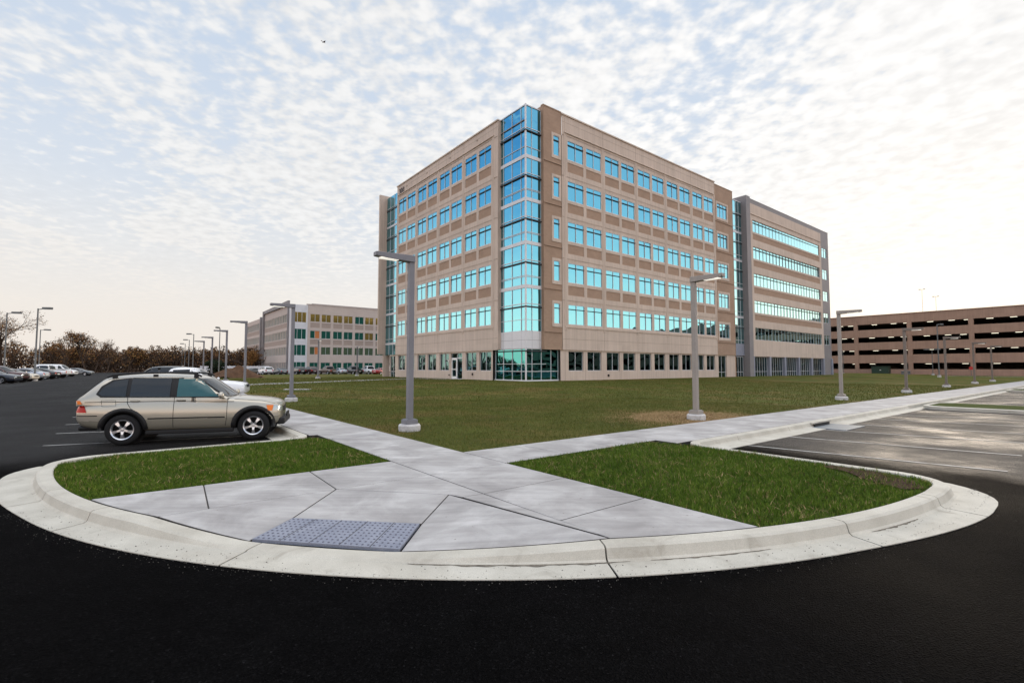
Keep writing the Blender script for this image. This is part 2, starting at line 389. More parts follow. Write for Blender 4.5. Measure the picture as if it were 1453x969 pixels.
for l0, l1 in zip(lists, lists[1:]):               # close each gap to 14 mm
    p, q = Vector(path[l0[-1]]), Vector(path[l1[0]]); m_ = (p+q)/2; e = (q-p).normalized()*.009
    path.append(tuple(m_-e)); pn.append(pn[l0[-1]]); path.append(tuple(m_+e)); pn.append(pn[l1[0]])
    l0.append(len(path)-2); l1.insert(0, len(path)-1)
for ii in lists:
    if len(ii) > 1: kerb_section(mb, ii)
tag(mb.build('kerb', M['kerb']), kind='structure')
mb = MB()
for _ in (0,):
    for ta, tb, wm in ((T_FR+.015, T_P1+.01, .055), (T_P1+.03, T_P1+.16, .03), (t_r-.34, t_r-.24, .04)):
        n_ = 40; vs = []
        for k in range(n_+1):
            t = ta+(tb-ta)*k/n_; u = k/n_; w_ = wm*math.sin(PI*min(1, max(0, u)))**.6*(.55+.45*math.sin(17*u+5*ta)*math.sin(41*u))+.001
            vs += [S(CA+r_*math.cos(t), CB+r_*math.sin(t), .0205) for r_ in (RT+.060, RT+.066+w_)]
        mb.add(vs, [(2*k, 2*k+1, 2*k+3, 2*k+2) for k in range(n_)])
tag(mb.build('gutter_dirt', mottled('gutter_dirt', (.10, .086, .07), (.28, .25, .205), 14, .95, .1, 80, .4, 0)), kind='structure')
# kerbed grass islands across the far part of the right lot
mbk = MB(); mbg = MB()
for a0, a1, b0, b1 in ((-3.2, .6, -47, -31.55), (21.5, 26, -47, -31.55)):
    pts = round_poly([(a0, b0), (a0, b1), (a1, b1), (a1, b0)], [0, 1.0, 1.0, 0])
    ipts = round_poly([(a0+.2, b0), (a0+.2, b1-.2), (a1-.2, b1-.2), (a1-.2, b0)], [0, .8, .8, 0])
    n = len(pts); vs = []
    for (a, b), (c, d) in zip(pts, ipts): vs += [S(a, b, -.05), S(a, b, .13), S(c, d, .15), S(c, d, -.05)]
    mbk.add(vs, [(i*4+j, i*4+j+1, (i+1)*4+j+1, (i+1)*4+j) for i in range(n-1) for j in range(3)])
    mbg.add([S(a, b, .13) for a, b in ipts], [list(range(len(ipts)))])
tag(mbk.build('lot_island_kerb', M['kerb']), kind='structure'); tag(mbg.build('lot_island_grass', M['verge']), kind='structure')
# further kerb along the right walk
mb = MB()
for k in range(22):
    a0 = -3.58+k*3.0
    if a0 > 58: break
    z = 0
    for (b0, b1, z0, z1) in ((-31.3, -31.1, -.05, .15), (-31.72, -31.3, -.05, .012)):
        vs = [S(a, b, zz) for zz in (z0, z1) for b in (b0, b1) for a in (a0, a0+2.985)]
        mb.add(vs, [(0, 2, 3, 1), (4, 5, 7, 6), (0, 1, 5, 4), (2, 6, 7, 3), (0, 4, 6, 2), (1, 3, 7, 5)])
tag(mb.build('kerb_far', M['kerb']), kind='structure')

# ------------------------------------------------------------------ SIDEWALK slabs
slab_mb = MB(); bed = MB()
def inset(poly, d):
    n = len(poly); P = [Vector(p[:2]) for p in poly]
    area = sum(P[i].x*P[(i+1) % n].y-P[(i+1) % n].x*P[i].y for i in range(n)); sg = 1 if area > 0 else -1
    out = []
    for i in range(n):
        e0 = (P[i]-P[i-1]).normalized(); e1 = (P[(i+1) % n]-P[i]).normalized()
        n0 = Vector((-e0.y, e0.x))*sg; n1 = Vector((-e1.y, e1.x))*sg; m = n0+n1
        if m.length < 1e-4: out.append(P[i]+n0*d); continue
        m.normalize(); out.append(P[i]+m*(d/max(m.dot(n0), .35)))
    return out
def slab(poly, gap=.0085):
    """poly: (a, b[, z]) corners; z is height over the site grade"""
    q = inset(poly, gap); zs = [p[2] if len(p) > 2 else .15 for p in poly]
    q2 = inset([tuple(v) for v in q], .012); n = len(poly)
    vs = [S(v.x, v.y, G(v.y)+z) for v, z in zip(q2, zs)]+[S(v.x, v.y, G(v.y)+z-.006) for v, z in zip(q, zs)]+[S(v.x, v.y, G(v.y)+z-.08) for v, z in zip(q, zs)]
    slab_mb.add(vs, [list(range(n))]+[(i, (i+1) % n, n+(i+1) % n, n+i) for i in range(n)])
    slab_mb.add(vs, [(n+i, n+(i+1) % n, 2*n+(i+1) % n, 2*n+i) for i in range(n)], 1)
    bed.add([S(p[0], p[1], G(p[1])+z-.011) for p, z in zip(poly, zs)], [list(range(n))])
RI = RT-.215
def cpt(b=None, a=None):
    return (CA-math.sqrt(RI**2-(b-CB)**2), b) if a is None else (a, CB-math.sqrt(RI**2-(a-CA)**2))
def carc(p, q, n):
    t0, t1 = ang_on(*p), ang_on(*q)
    return [(CA+RI*math.cos(t0+(t1-t0)*k/n), CB+RI*math.sin(t0+(t1-t0)*k/n)) for k in range(1, n)]
B0, B1, A0, A1 = -29.05, -30.5, -27.6, -26.05
PL = cpt(b=B0); P0 = cpt(b=B1); P1 = cpt(a=A0); PR = cpt(a=A1)
FLp = (CA+RI*math.cos(T_FL), CB+RI*math.sin(T_FL)); FRp = (CA+RI*math.cos(T_FR), CB+RI*math.sin(T_FR))
BL, BR = (-29.88, -31.28), (-28.77, -32.43); K1, K2 = (-29.1, B1), (-28.0, -31.75)
slab([PL]+carc(PL, P0, 4)+[P0, (-30.65, B1), (-30.55, B0)])
slab([(-30.55, B0), (-30.65, B1), K1, (-29.05, B0)])
slab([(-29.05, B0), K1, (A0, B1), (A0, B0)])
slab([(A0, B0), (A0, B1), (A1, B1), (A1, B0)])
slab([(A0, B1), (A0, -32.0), (A1, -32.0), (A1, B1)])
slab([(A0, -32.0), (A0, -33.5), (A1, -33.5), (A1, -32.0)])
slab([(A0, -33.5), P1]+carc(P1, PR, 5)+[PR, (A1, -33.5)])
slab([K1, K2, (-27.93, -31.97), (A0, -32.0), (A0, B1)])
slab([(A0, -32.0), (-27.93, -31.97), (A0, -34.1)])
def zl(poly, zs): return [(p[0], p[1], z) for p, z in zip(poly, zs)]
ca = carc(P0, FLp, 4); slab(zl([P0]+ca+[FLp, BL, K1], [.15, .12, .09, .06, .03, .078, .15]))
slab(zl([K1, BL, BR, K2], [.15, .078, .078, .15]))
ca = carc(FRp, P1, 7); slab(zl([K2, BR, FRp]+ca+[P1], [.15, .078, .03]+[.03+.12*(k+1)/7 for k in range(6)]+[.15]))
# walks: along the left lot, along the right lot, across the lawn to the office door
k = B0
while k < 66:
    k2 = k+1.5; left = -27.785 if k > -25.2 else A0
    slab([(left, k), (A1, k), (A1, k2), (left, k2)]); k = k2
k = A1
while k < 60:
    k2 = k+1.5; low = -31.085 if k > -21.6 else B1
    slab([(k, low), (k2, low), (k2, B0), (k, B0)]); k = k2
def strip(p, q, w, n):
    p, q = Vector(p), Vector(q); d = (q-p)/n; nn = Vector((-d.y, d.x)).normalized()*w/2
    for i in range(n):
        x, y = p+d*i, p+d*(i+1); slab([tuple(x-nn), tuple(y-nn), tuple(y+nn), tuple(x+nn)])
strip((A1+.02, 5.0), (-3.2, 18.2), 2.3, 16); strip((-2.6, 18.9), (-2.6, 10.6), 1.4, 6); strip((-1.88, 11.8), (-.62, 11.8), 2.2, 1)
strip((-23.3, -3.0), (-21.8, -3.7), .9, 1)
# landing by the far end of the right walk
for a in np.arange(44, 62, 3.0): slab([(a, -36.5), (a+3, -36.5), (a+3, -31.8), (a, -31.8)])
tag(slab_mb.build('sidewalk', [M['slab'], M['joint']]), kind='structure'); tag(bed.build('sidewalk_bed', M['joint']), kind='structure')

# tactile plate of truncated domes in the kerb ramp
mb = MB()
def tp(u, v, h=0):      # bilinear over the plate
    f = lambda i: (BL[i]*(1-u)+BR[i]*u)*(1-v)+(FLp[i]*(1-u)+FRp[i]*u)*v
    return S(f(0), f(1), .080*(1-v)+.036*v+h)
ep = [.012, .988]
mb.add([tp(u, v, h) for h in (-.03, .004) for u, v in ((.012, .03), (.988, .03), (.988, .97), (.012, .97))],
       [(4, 5, 6, 7), (0, 1, 5, 4), (1, 2, 6, 5), (2, 3, 7, 6), (3, 0, 4, 7)])
for iu in range(26):
    for iv in range(9):
        u, v = .035+.93*iu/25, .09+.82*iv/8; n = 7; vs = []
        for r_, h in ((.015, .004), (.008, .010)):
            c = tp(u, v, h); vs += [c+Vector((r_*math.cos(2*PI*k/n), r_*math.sin(2*PI*k/n), 0)) for k in range(n)]
        mb.add(vs, [(k, (k+1) % n, n+(k+1) % n, n+k) for k in range(n)]+[list(range(n, 2*n))], 1)
for iu in (1, 2, 3, 4):
    u = iu/5; mb.add([tp(u-.0025, .03, .0062), tp(u+.0025, .03, .0062), tp(u+.0025, .97, .0062), tp(u-.0025, .97, .0062)], [(0, 1, 2, 3)], 2)
M['dome'] = plain('tactile_dome', (.085, .09, .125), .6)
tag(mb.build('tactile_plate', [M['tactile'], M['dome'], M['joint']]), 'blue grey tactile plate of raised domes set in the kerb ramp', 'tactile paving')

# painted stall lines (both lots drain towards their kerbs, the stalls stand slightly skewed to them)
mb = MB()
def line(p, q, w=.1, z=.006):
    p, q = Vector(p), Vector(q); n_ = max(1, int((q-p).length/2)); d = (q-p).normalized(); nn = Vector((-d.y, d.x))*w/2
    for k in range(n_):
        x, y = p+(q-p)*k/n_, p+(q-p)*(k+1)/n_
        mb.add([S(v.x, v.y, G(v.y)+z) for v in (x-nn, y-nn, y+nn, x+nn)], [(0, 1, 2, 3)])
for a0, a1, b1 in ((-19.71, -18.98, -36.13), (-17.37, -16.52, -36.08), (-14.97, -13.95, -36.1), (-12.7, -11.5, -36.1), (-10.1, -8.8, -36.1), (-7.6, -6.2, -36.1)):
    line((a0, -31.74), (a1, b1))
for k in range(7): line((1.6+2.7*k, -31.8), (2.6+2.7*k, -36.6))
for k in range(7): line((27+2.7*k, -31.8), (28+2.7*k, -36.6))
for k in range(28):
    b = -22.65+k*2.75; line((-28.5, b), (-33.0, b+1.28))
    line((-38.3, b+8), (-43.2, b+9.3))
tag(mb.build('parking_lines', M['line']), kind='structure')

# storm drain: inlet slot in the right kerb with a plate in the gutter
dr = thing('storm_drain', 'blue grey storm drain plate and slot in the kerb of the right lot', 'drain', S(-13.9, -31.3, 0), UA)
mb = MB(); mb.box(-.85, .85, -1.0, -.09, -.02, .022, 0); mb.build('plate', plain('drain_plate', (.13, .155, .18), .55, .3), dr, bevel=.006)
mb = MB(); mb.box(-.62, .62, -.078, -.06, .02, .095); mb.build('slot', M['black'], dr)
mb = MB(); mb.box(-.75, .75, -.085, .205, .105, .157); mb.build('cover', M['kerb'], dr, bevel=.01)
# ------------------------------------------------------------------ LAWNS
lb = [-29.04, -26, -22, -19]+bfine+[6, 12, 20, 30, 45, 66]
sheet('lawn', [-26.04, -18, -9, 0, 12, 30, 61], lb, .135, M['lawn'])
def flat_poly(name, poly, m, off=.125):
    mb = MB(); mb.add([S(a, b, off+G(b)) for a, b in poly], [list(range(len(poly)))]); return tag(mb.build(name, m), kind='structure')
def island_left():
    nose = [(a-na*.205, b-nb*.205) for (a, b), (na, nb) in zip(path2, pn) if -25.4 > b > B0-.0 and a < -30 and math.hypot(a-CA, b-CB) > 9.5]
    return [(-27.62, B0+.01), (-27.62, -25.6), (-27.8, -25.02), (-31.6, -25.02)]+[p for p in nose if p[1] < -25.05]+[(PL[0]+.01, B0+.01)]
def island_right():
    nose = [(a-na*.205, b-nb*.205) for (a, b), (na, nb) in zip(path2, pn) if a > A1+.02 and b < -34.0 and a < -21.5]
    return [(A1+.01, B1-.01), (A1+.01, PR[1]+.01)]+nose+[(-21.56, -35.0), (-21.56, -31.5), (-22.0, B1-.01)]
IL, IR = island_left(), island_right()
flat_poly('island_verge', IL, M['verge']); flat_poly('island_verge_far', IR, M['verge'])
M['dark_soil'] = mottled('dark_soil', (.030, .016, .010), (.075, .042, .026), 9, .95, .1, 60, .5, .6, .02)
flat_poly('bare_soil', [(-21.60, -34.2), (-21.85, -34.15), (-22.05, -34.6), (-22.5, -35.0), (-22.75, -35.5), (-22.45, -35.68), (-22.0, -35.45), (-21.65, -34.95)], M['dark_soil'], .142)

def in_poly(P, poly):
    x, y = P[:, 0], P[:, 1]; c = np.zeros(len(P), bool); n = len(poly)
    for i in range(n):
        x0, y0 = poly[i]; x1, y1 = poly[i-1]
        t = ((y0 > y) != (y1 > y)) & (x < (x1-x0)*(y-y0)/((y1-y0) or 1e-9)+x0); c ^= t
    return c
def grass(name, pts, hmin, hmax, width, mats, lean=.5, z0=.125, frac=None):
    n = len(pts); h = RNG.uniform(hmin, hmax, n); th = RNG.uniform(0, 2*PI, n); ph = RNG.uniform(0, 2*PI, n); ln = h*RNG.uniform(.1, lean, n)
    gb = np.array([G(b) for b in pts[:, 1]])
    base = np.stack([OX+pts[:, 0]*UX-pts[:, 1]*UY, OY+pts[:, 0]*UY+pts[:, 1]*UX, gb+z0], 1)
    sd = np.stack([np.cos(th), np.sin(th), 0*th], 1); ld = np.stack([np.cos(ph), np.sin(ph), 0*ph], 1); up = np.array([0, 0, 1.0])
    w = width*RNG.uniform(.6, 1.3, n)[:, None]
    v = np.empty((n, 5, 3)); v[:, 0] = base-sd*w; v[:, 1] = base+sd*w
    mid = base+up*(h*.6)[:, None]+ld*(ln*.35)[:, None]; v[:, 2] = mid+sd*w*.7; v[:, 3] = mid-sd*w*.7
    v[:, 4] = base+up*h[:, None]+ld*ln[:, None]
    i = np.arange(n)[:, None]*5
    f = np.concatenate([i+np.array([[0, 1, 2]]), i+np.array([[0, 2, 3]]), i+np.array([[3, 2, 4]])], 0)
    mi = None
    if len(mats) > 1: pick = (RNG.random(n) < frac).astype(int); mi = np.concatenate([pick, pick, pick])
    o = np_mesh(name, v.reshape(-1, 3), f, mats, 3, mi); tag(o, kind='stuff'); return o
def scatter(poly, dens):
    p = np.array(poly); lo, hi = p.min(0), p.max(0); n = int((hi-lo).prod()*dens)
    q = RNG.uniform(lo, hi, (n, 2)); return q[in_poly(q, poly)]
def clumpy(q, keep):        # thin the turf unevenly
    f = np.sin(q[:, 0]*2.1+1.3*np.sin(q[:, 1]*1.7))*np.sin(q[:, 1]*2.6+np.sin(q[:, 0]*3.1)); return q[RNG.random(len(q)) < keep+(1-keep)*(.5+.5*f)]
g = grass('grass_turf', clumpy(scatter(IL, 4200), .6), .022, .062, .0032, [M['blade'], M['straw']], .8, frac=.025); tag(g, 'short green turf on the island by the parked car', 'grass')
q = clumpy(scatter(IR, 4200), .55); q = q[~(in_poly(q, [(-21.55, -34.1), (-22.0, -34.2), (-22.6, -34.9), (-22.9, -35.6), (-22.4, -35.8), (-21.5, -35.2)]) & (RNG.random(len(q)) < .82))]
g = grass('grass_turf', q, .025, .072, .0034, [M['blade'], M['straw']], .95, frac=.045); tag(g, 'rough green turf with straw on the island by the right lot', 'grass')
def tufts(poly, n, per, spread):
    c = scatter(poly, n); q = np.repeat(c, per, 0)+RNG.normal(0, spread, (len(c)*per, 2)); return q[in_poly(q, poly)]
for poly, lab in ((IL, 'longer pale tufts on the island by the parked car'), (IR, 'longer pale tufts on the island by the right lot')):
    g = grass('grass_tufts', tufts(poly, 7, 26, .045), .05, .105, .0034, [M['blade'], M['straw']], 1.2, frac=.16); tag(g, lab, 'grass')
    g = grass('fallen_straw', tufts(poly, 3, 8, .10), .015, .05, .0034, [M['straw']], 5.5, .165); tag(g, lab.replace('longer pale tufts', 'dry straw lying'), 'straw')
stones = []; sf = []
for i in range(1500):
    t = RNG.uniform(R(196), R(276)); rr = RT+.065+.29+abs(RNG.normal(0, .11))-.06 if i % 3 else RT+.10+abs(RNG.normal(0, .06))
    w_ = S(CA+rr*math.cos(t), CB+rr*math.sin(t), .012 if rr < RT+.34 else .004); z_ = RNG.uniform(.002, .006) if i % 12 else RNG.uniform(.007, .012)
    o_ = len(stones); a_ = RNG.uniform(0, 6)
    for dx, dy, dz in ((1, 0, 0), (0, 1, 0), (-1, 0, 0), (0, -1, 0), (.2, .1, 1)): stones.append((w_.x+z_*(dx*math.cos(a_)-dy*math.sin(a_)), w_.y+z_*(dx*math.sin(a_)+dy*math.cos(a_)), w_.z+dz*z_))
    sf += [(o_, o_+1, o_+4), (o_+1, o_+2, o_+4), (o_+2, o_+3, o_+4), (o_+3, o_, o_+4)]
g = np_mesh('gutter_grit', np.array(stones), np.array(sf), [mottled('grit', (.02, .019, .018), (.20, .185, .165), 30, .9, .1, 90, .4, 0)], 3); tag(g, 'loose grit lying along the edge of the kerb gutter', 'grit', None, 'stuff')
near = [(-26.0, B0+.03), (-8, B0+.03), (-8, -20), (-20, -14), (-26.0, -14)]
q1 = clumpy(scatter(near, 520), .55); q2 = clumpy(scatter([(-26.0, -14), (-20, -14), (-8, -20), (-8, B0+.03), (30, B0+.03), (30, -2), (-1.2, -2), (-1.2, 30), (-26, 30)], 55), .5)
ds = np.hypot(q1[:, 0]-STRAW[0], (q1[:, 1]-STRAW[1])*1.3); q1 = q1[(ds > 2.4) | (RNG.random(len(q1)) < .12)]
g = grass('lawn_grass', q1, .03, .075, .0045, [M['blade_lawn']], .9, .135); tag(g, 'mown olive lawn nearest the crossing of the two walks', 'grass')
g = grass('lawn_grass', q2, .04, .10, .014, [M['blade_lawn']], .9, .135); tag(g, 'wide mown lawn in front of the office building', 'grass')
r_ = 1.5*np.abs(RNG.normal(0, 1, 4200)); t_ = RNG.uniform(0, 2*PI, 4200); q = np.stack([STRAW[0]+r_*np.cos(t_)*1.25, STRAW[1]+r_*np.sin(t_)*.60], 1); q = q[q[:, 1] > B0+.05]
g = grass('straw_mulch', q, .02, .06, .006, [M['straw']], 3.5, .14); tag(g, 'pale dry straw scattered on the lawn round a lamp post', 'straw')

# ------------------------------------------------------------------ BUILDING helpers
def facade(mb, mp, p0, p1, q0, q1, holes, mi=0):
    """wall sheet with openings; hole = (pa, pb, qa, qb, depth, fill material or None)"""
    ps = sorted({p0, p1}|{h[0] for h in holes}|{h[1] for h in holes}); qs = sorted({q0, q1}|{h[2] for h in holes}|{h[3] for h in holes})
    for i in range(len(ps)-1):
        pm = (ps[i]+ps[i+1])/2; j = 0
        inside = [h for h in holes if h[0] < pm < h[1]]
        solid = [not any(h[2] < (qs[t]+qs[t+1])/2 < h[3] for h in inside) for t in range(len(qs)-1)]
        while j < len(solid):
            if not solid[j]: j += 1; continue
            e = j
            while e < len(solid) and solid[e]: e += 1
            mb.quad(mp(ps[i], qs[j], 0), mp(ps[i+1], qs[j], 0), mp(ps[i+1], qs[e], 0), mp(ps[i], qs[e], 0), mi); j = e
    for a, b, c, d, dp, fm in holes:
        for (x0, y0, x1, y1) in ((a, c, b, c), (b, c, b, d), (b, d, a, d), (a, d, a, c)):
            mb.quad(mp(x0, y0, 0), mp(x1, y1, 0), mp(x1, y1, -dp), mp(x0, y0, -dp), mi)
        if fm is not None: mb.quad(mp(a, c, -dp), mp(b, c, -dp), mp(b, d, -dp), mp(a, d, -dp), fm)
def window_meshes(w, h, cols, trans=.76, shade=True, gm='glass', bar=.055):
    """frame mesh and pane mesh; local x to the right, -y towards the outside, z up"""
    f = MB(); d0, d1 = -.06, .03
    f.box(0, w, d0, d1, 0, .06); f.box(0, w, d0, d1, h-.06, h); f.box(0, .045, d0, d1, .06, h-.06); f.box(w-.045, w, d0, d1, .06, h-.06)
    for k in range(1, cols): f.box(w*k/cols-bar/2, w*k/cols+bar/2, d0, d1, .06, h-.06)
    if trans:
        f.box(.06, w-.06, d0+.004, d1, h*trans-.03, h*trans+.03)
        if shade: f.box(-.0+.01, w-.01, -.12, d0-.004, h*trans-.035, h*trans+.03, 1)
    g = MB(); xs = [.06]+[w*k/cols for k in range(1, cols)]+[w-.06]; zs = [.06, h*(trans or .5), h-.06]
    for i in range(cols):
        for j in range(2):
            t = random.uniform(-.004, .004); u = random.uniform(-.005, .005)
            g.quad((xs[i], t+u, zs[j]), (xs[i+1], t-u, zs[j]), (xs[i+1], -t-u, zs[j+1]), (xs[i], -t+u, zs[j+1]))
    return f.mesh('window', [M['frame'], M['frame_dark']]), g.mesh('glass', M[gm])
def put(name, me, parent, loc, rz=0):
    o = bpy.data.objects.new(name, me); COL.objects.link(o); o.parent = parent; o.location = loc; o.rotation_euler = (0, 0, rz); return o
def put_window(pair, parent, loc, rz=0, name='window'):
    f = put(name, pair[0], parent, loc, rz); g = put('glass', pair[1], f, (0, 0, 0)); g.rotation_euler = (random.gauss(0, .0035), 0, random.gauss(0, .004)); return f

# ------------------------------------------------------------------ MAIN OFFICE BUILDING
OB = thing('office_building', 'six storey tan office building with blue glass corner tower, standing across the lawn', 'office building', S(0, 0, .5), UA)
ZB = .5
mr = lambda p, q, d: Vector((p, -.45-d, q-ZB))
ml = lambda p, q, d: Vector((-.45-d, p, q-ZB))
FL = 4.517
heads = [26.72-FL*k for k in range(5)]; WH = 2.17
rx = []
for k in range(5): rx += [(5.6+6.17*k, 8.1+6.17*k), (8.55+6.17*k, 11.05+6.17*k)]
lx = []
for k in range(4): lx += [(5.42+6.03*k, 7.84+6.03*k), (8.28+6.03*k, 10.7+6.03*k)]
holes = []; GW0, GW1 = 1.5, 3.62
for hd in heads:
    sill = hd-WH
    for a, b in rx:
        holes.append((a, b, sill, hd, .09, None))
        if hd is not heads[-1]: holes.append((a, b, sill-1.35, sill-.32, .05, 1))
    holes.append((3.5, 4.36, sill, hd, .10, None)); holes.append((36.85, 39.75, sill-.25, hd-.3, .17, None))
for a, b in rx: holes.append((a+.1, b-.1, GW0, GW1, .22, None))
holes += [(36.55, 38.85, .3, 3.62, .25, None)]
w = MB()
# brown brick fields at both ends of the front sit 3 cm back from the precast
brick_ends = [(2.06, 3.28), (4.62, 5.1)]
facade(w, mr, 4.72, 36.2, 3.75, 29.35, [h for h in holes if 4.72 < h[0] < 36.2 and h[3] > 4])
facade(w, lambda p, q, d: mr(p, q, d-.04), 2.06, 4.72, 3.75, 29.5, [h for h in holes if h[0] == 3.5], 1)
facade(w, lambda p, q, d: mr(p, q, d-.04), 36.2, 41.5, 3.75, 29.1, [h for h in holes if h[0] == 36.85], 1)
facade(w, lambda p, q, d: mr(p, q, d-.12), 4.48, 41.5, .2, 3.75, [h for h in holes if h[3] < 4])
def trim(x0, x1, q0, q1, d, wd, mi=0):       # precast surround round a window in the brick
    for (a, b, c, e) in ((x0-wd, x1+wd, q1, q1+wd), (x0-wd, x1+wd, q0-wd*1.3, q0), (x0-wd, x0, q0, q1), (x1, x1+wd, q0, q1)):
        w.box(a, b, -.45-d, -.40, c-ZB, e-ZB, mi)
for hd in heads:
    trim(3.5, 4.36, hd-WH, hd, .012, .26); trim(36.85, 39.75, hd-WH-.25, hd-.3, .012, .28)
w.quad(mr(2.06, 3.75, 0), mr(2.06, 29.5, 0), mr(2.06, 29.5, -2.2), mr(2.06, 3.75, -2.2), 1)
w.quad(mr(41.5, .2, 0), mr(41.5, 29.1, 0), mr(41.5, 29.1, -2.2), mr(41.5, .2, -2.2), 1)
w.quad(mr(2.06, 3.75, 0), mr(41.5, 3.75, 0), mr(41.5, 3.75, -.6), mr(2.06, 3.75, -.6))
# copings and the deep reveal band over the top windows
w.box(4.7, 36.22, -.55, -.05, 29.35-ZB, 29.5-ZB); w.box(2.03, 4.7, -.45, -.05, 29.5-ZB, 29.62-ZB, 1); w.box(36.22, 41.53, -.45, -.05, 29.1-ZB, 29.22-ZB, 1)
w.box(5.1, 35.9, -.56, -.4505, 27.42-ZB, 27.55-ZB)
for k in range(6):
    x = 5.23+6.17*k-.06
    w.box(x-.13, x+.13+.1, -.485, -.4505, heads[-1]-WH-.6-ZB, 27.42-ZB)
for hd in heads[:4]:
    z = hd-WH-1.35; w.box(5.4, 35.7, -.475, -.4507, z-.62-ZB, z-.10-ZB)
w.box(5.1, 36.0, -.52, -.4509, heads[-1]-WH-.34-ZB, heads[-1]-WH-.16-ZB)
w.build('front_wall', [M['precast'], M['brick']], OB)
jn = MB()       # panel joints: dark sealant lines
for k in range(6): jn.box(5.19+6.17*k, 5.22+6.17*k, -.4875, -.484, heads[-1]-WH-.6-ZB, 27.42-ZB); jn.box(5.19+6.17*k, 5.22+6.17*k, -.4525, -.449, 3.8-ZB, heads[-1]-WH-.62-ZB); jn.box(5.19+6.17*k, 5.22+6.17*k, -.4525, -.449, 27.6-ZB, 29.3-ZB)
for hd in heads: jn.box(4.75, 36.15, -.4785, -.46, hd+.42-ZB, hd+.445-ZB)
jn.box(4.75, 36.15, -.453, -.45, 28.6-ZB, 28.63-ZB); jn.box(4.75, 36.15, -.453, -.45, 4.9-ZB, 4.93-ZB)
for hd in heads:
    jn.box(2.1, 4.7, -.493, -.4, hd-3.1-ZB, hd-3.08-ZB); jn.box(36.25, 41.4, -.493, -.4, hd-3.1-ZB, hd-3.08-ZB)
for k in range(11): jn.box(5.2+3.085*k-.01, 5.2+3.085*k+.015, -.3325, -.3, .3-ZB, 3.7-ZB)
jn.build('panel_joint', plain('sealant', (.28, .22, .18), .9, spec=.1), OB)
P2 = window_meshes(2.5, WH, 2); P1 = window_meshes(.86, WH, 1); P3 = window_meshes(2.9, WH-.05, 3)
G2 = window_meshes(2.3, GW1-GW0, 2, None, gm='glass_low'); GT = window_meshes(2.3, 3.32, 2, .27, False, gm='glass_low')
for hd in heads:
    for a, b in rx: put_window(P2, OB, (a, -.375, hd-WH-ZB))
    put_window(P1, OB, (3.5, -.36, hd-WH-ZB)); put_window(P3, OB, (36.85, -.34, hd-WH-.25-ZB))
for a, b in rx: put_window(G2, OB, (a+.1, -.13, GW0-ZB), name='ground_window')
put_window(GT, OB, (36.55, -.10, .3-ZB), name='ground_window')
# left front
w = MB(); holes = []
for hd in heads:
    for a, b in lx:
        holes.append((a, b, hd-WH, hd, .09, None))
        if hd is not heads[-1]: holes.append((a, b, hd-WH-1.35, hd-WH-.32, .05, 1))
facade(w, ml, 4.15, 29.4, 3.75, 28.85, holes)
DOOR = lx[2]
gh = [(a+.08, b-.08, GW0, GW1, .22, None) for a, b in lx if (a, b) != DOOR]+[(DOOR[0]-.1, DOOR[1]+.1, .5, GW1, .25, None)]
facade(w, lambda p, q, d: ml(p, q, d-.12), 5.2, 31.6, .2, 3.75, gh+[(29.7, 31.5, .4, 3.6, .2, None)])
w.quad(ml(4.15, 3.75, 0), ml(4.15, 28.85, 0), ml(4.15, 28.85, -2.4), ml(4.15, 3.75, -2.4)); w.quad(ml(4.15, 3.75, 0), ml(31, 3.75, 0), ml(31, 3.75, -.6), ml(4.15, 3.75, -.6))
w.quad(ml(29.4, 3.75, 0), ml(29.4, 28.85, 0), ml(29.4, 28.85, -1), ml(29.4, 3.75, -1))
w.box(-.55, -.05, 4.1, 29.45, 28.85-ZB, 29.0-ZB); w.box(-.56, -.4505, 4.9, 29.0, 27.40-ZB, 27.53-ZB)
for k in range(5):
    y = 5.05+6.03*k-.02
    w.box(-.485, -.4505, y-.17, y+.17, heads[-1]-WH-.6-ZB, 27.40-ZB)
for hd in heads[:4]:
    z = hd-WH-1.35; w.box(-.475, -.4507, 5.2, 28.9, z-.62-ZB, z-.10-ZB)
w.box(-.52, -.4509, 4.9, 29.1, heads[-1]-WH-.34-ZB, heads[-1]-WH-.16-ZB)
# thin wall that stands out beyond the far end of this front
w.box(-1.5, .3, 33.3, 33.62, 3.9-ZB, 28.6-ZB); w.box(-.6, .4, 33.3, 33.6, -.3, 3.9-ZB)
w.build('side_wall', [M['precast'], M['brick']], OB)
jn = MB()
for k in range(5): jn.box(-.4875, -.484, 5.0+6.03*k, 5.03+6.03*k, heads[-1]-WH-.6-ZB, 27.40-ZB); jn.box(-.4525, -.449, 5.0+6.03*k, 5.03+6.03*k, 3.8-ZB, heads[-1]-WH-.62-ZB); jn.box(-.4525, -.449, 5.0+6.03*k, 5.03+6.03*k, 27.6-ZB, 28.8-ZB)
for hd in heads: jn.box(-.4785, -.45, 4.2, 29.3, hd+.42-ZB, hd+.445-ZB)
jn.box(-.453, -.45, 4.2, 29.3, 28.2-ZB, 28.23-ZB); jn.box(-.453, -.45, 4.2, 29.3, 5.0-ZB, 5.03-ZB)
for k in range(4):
    y = 8.0+6.03*k; jn.box(-.47, -.45, y, y+.3, 28.05-ZB, 28.19-ZB, 0)       # scuppers under the coping
jn.build('panel_joint', plain('sealant_side', (.28, .22, .18), .9, spec=.1), OB)
W2 = window_meshes(2.42, WH, 2); H2 = window_meshes(2.26, GW1-GW0, 2, None, gm='glass_low')
for hd in heads:
    for a, b in lx: put_window(W2, OB, (-.375, b, hd-WH-ZB), -PI/2)
for a, b in lx:
    if (a, b) != DOOR: put_window(H2, OB, (-.13, b-.08, GW0-ZB), -PI/2, 'ground_window')
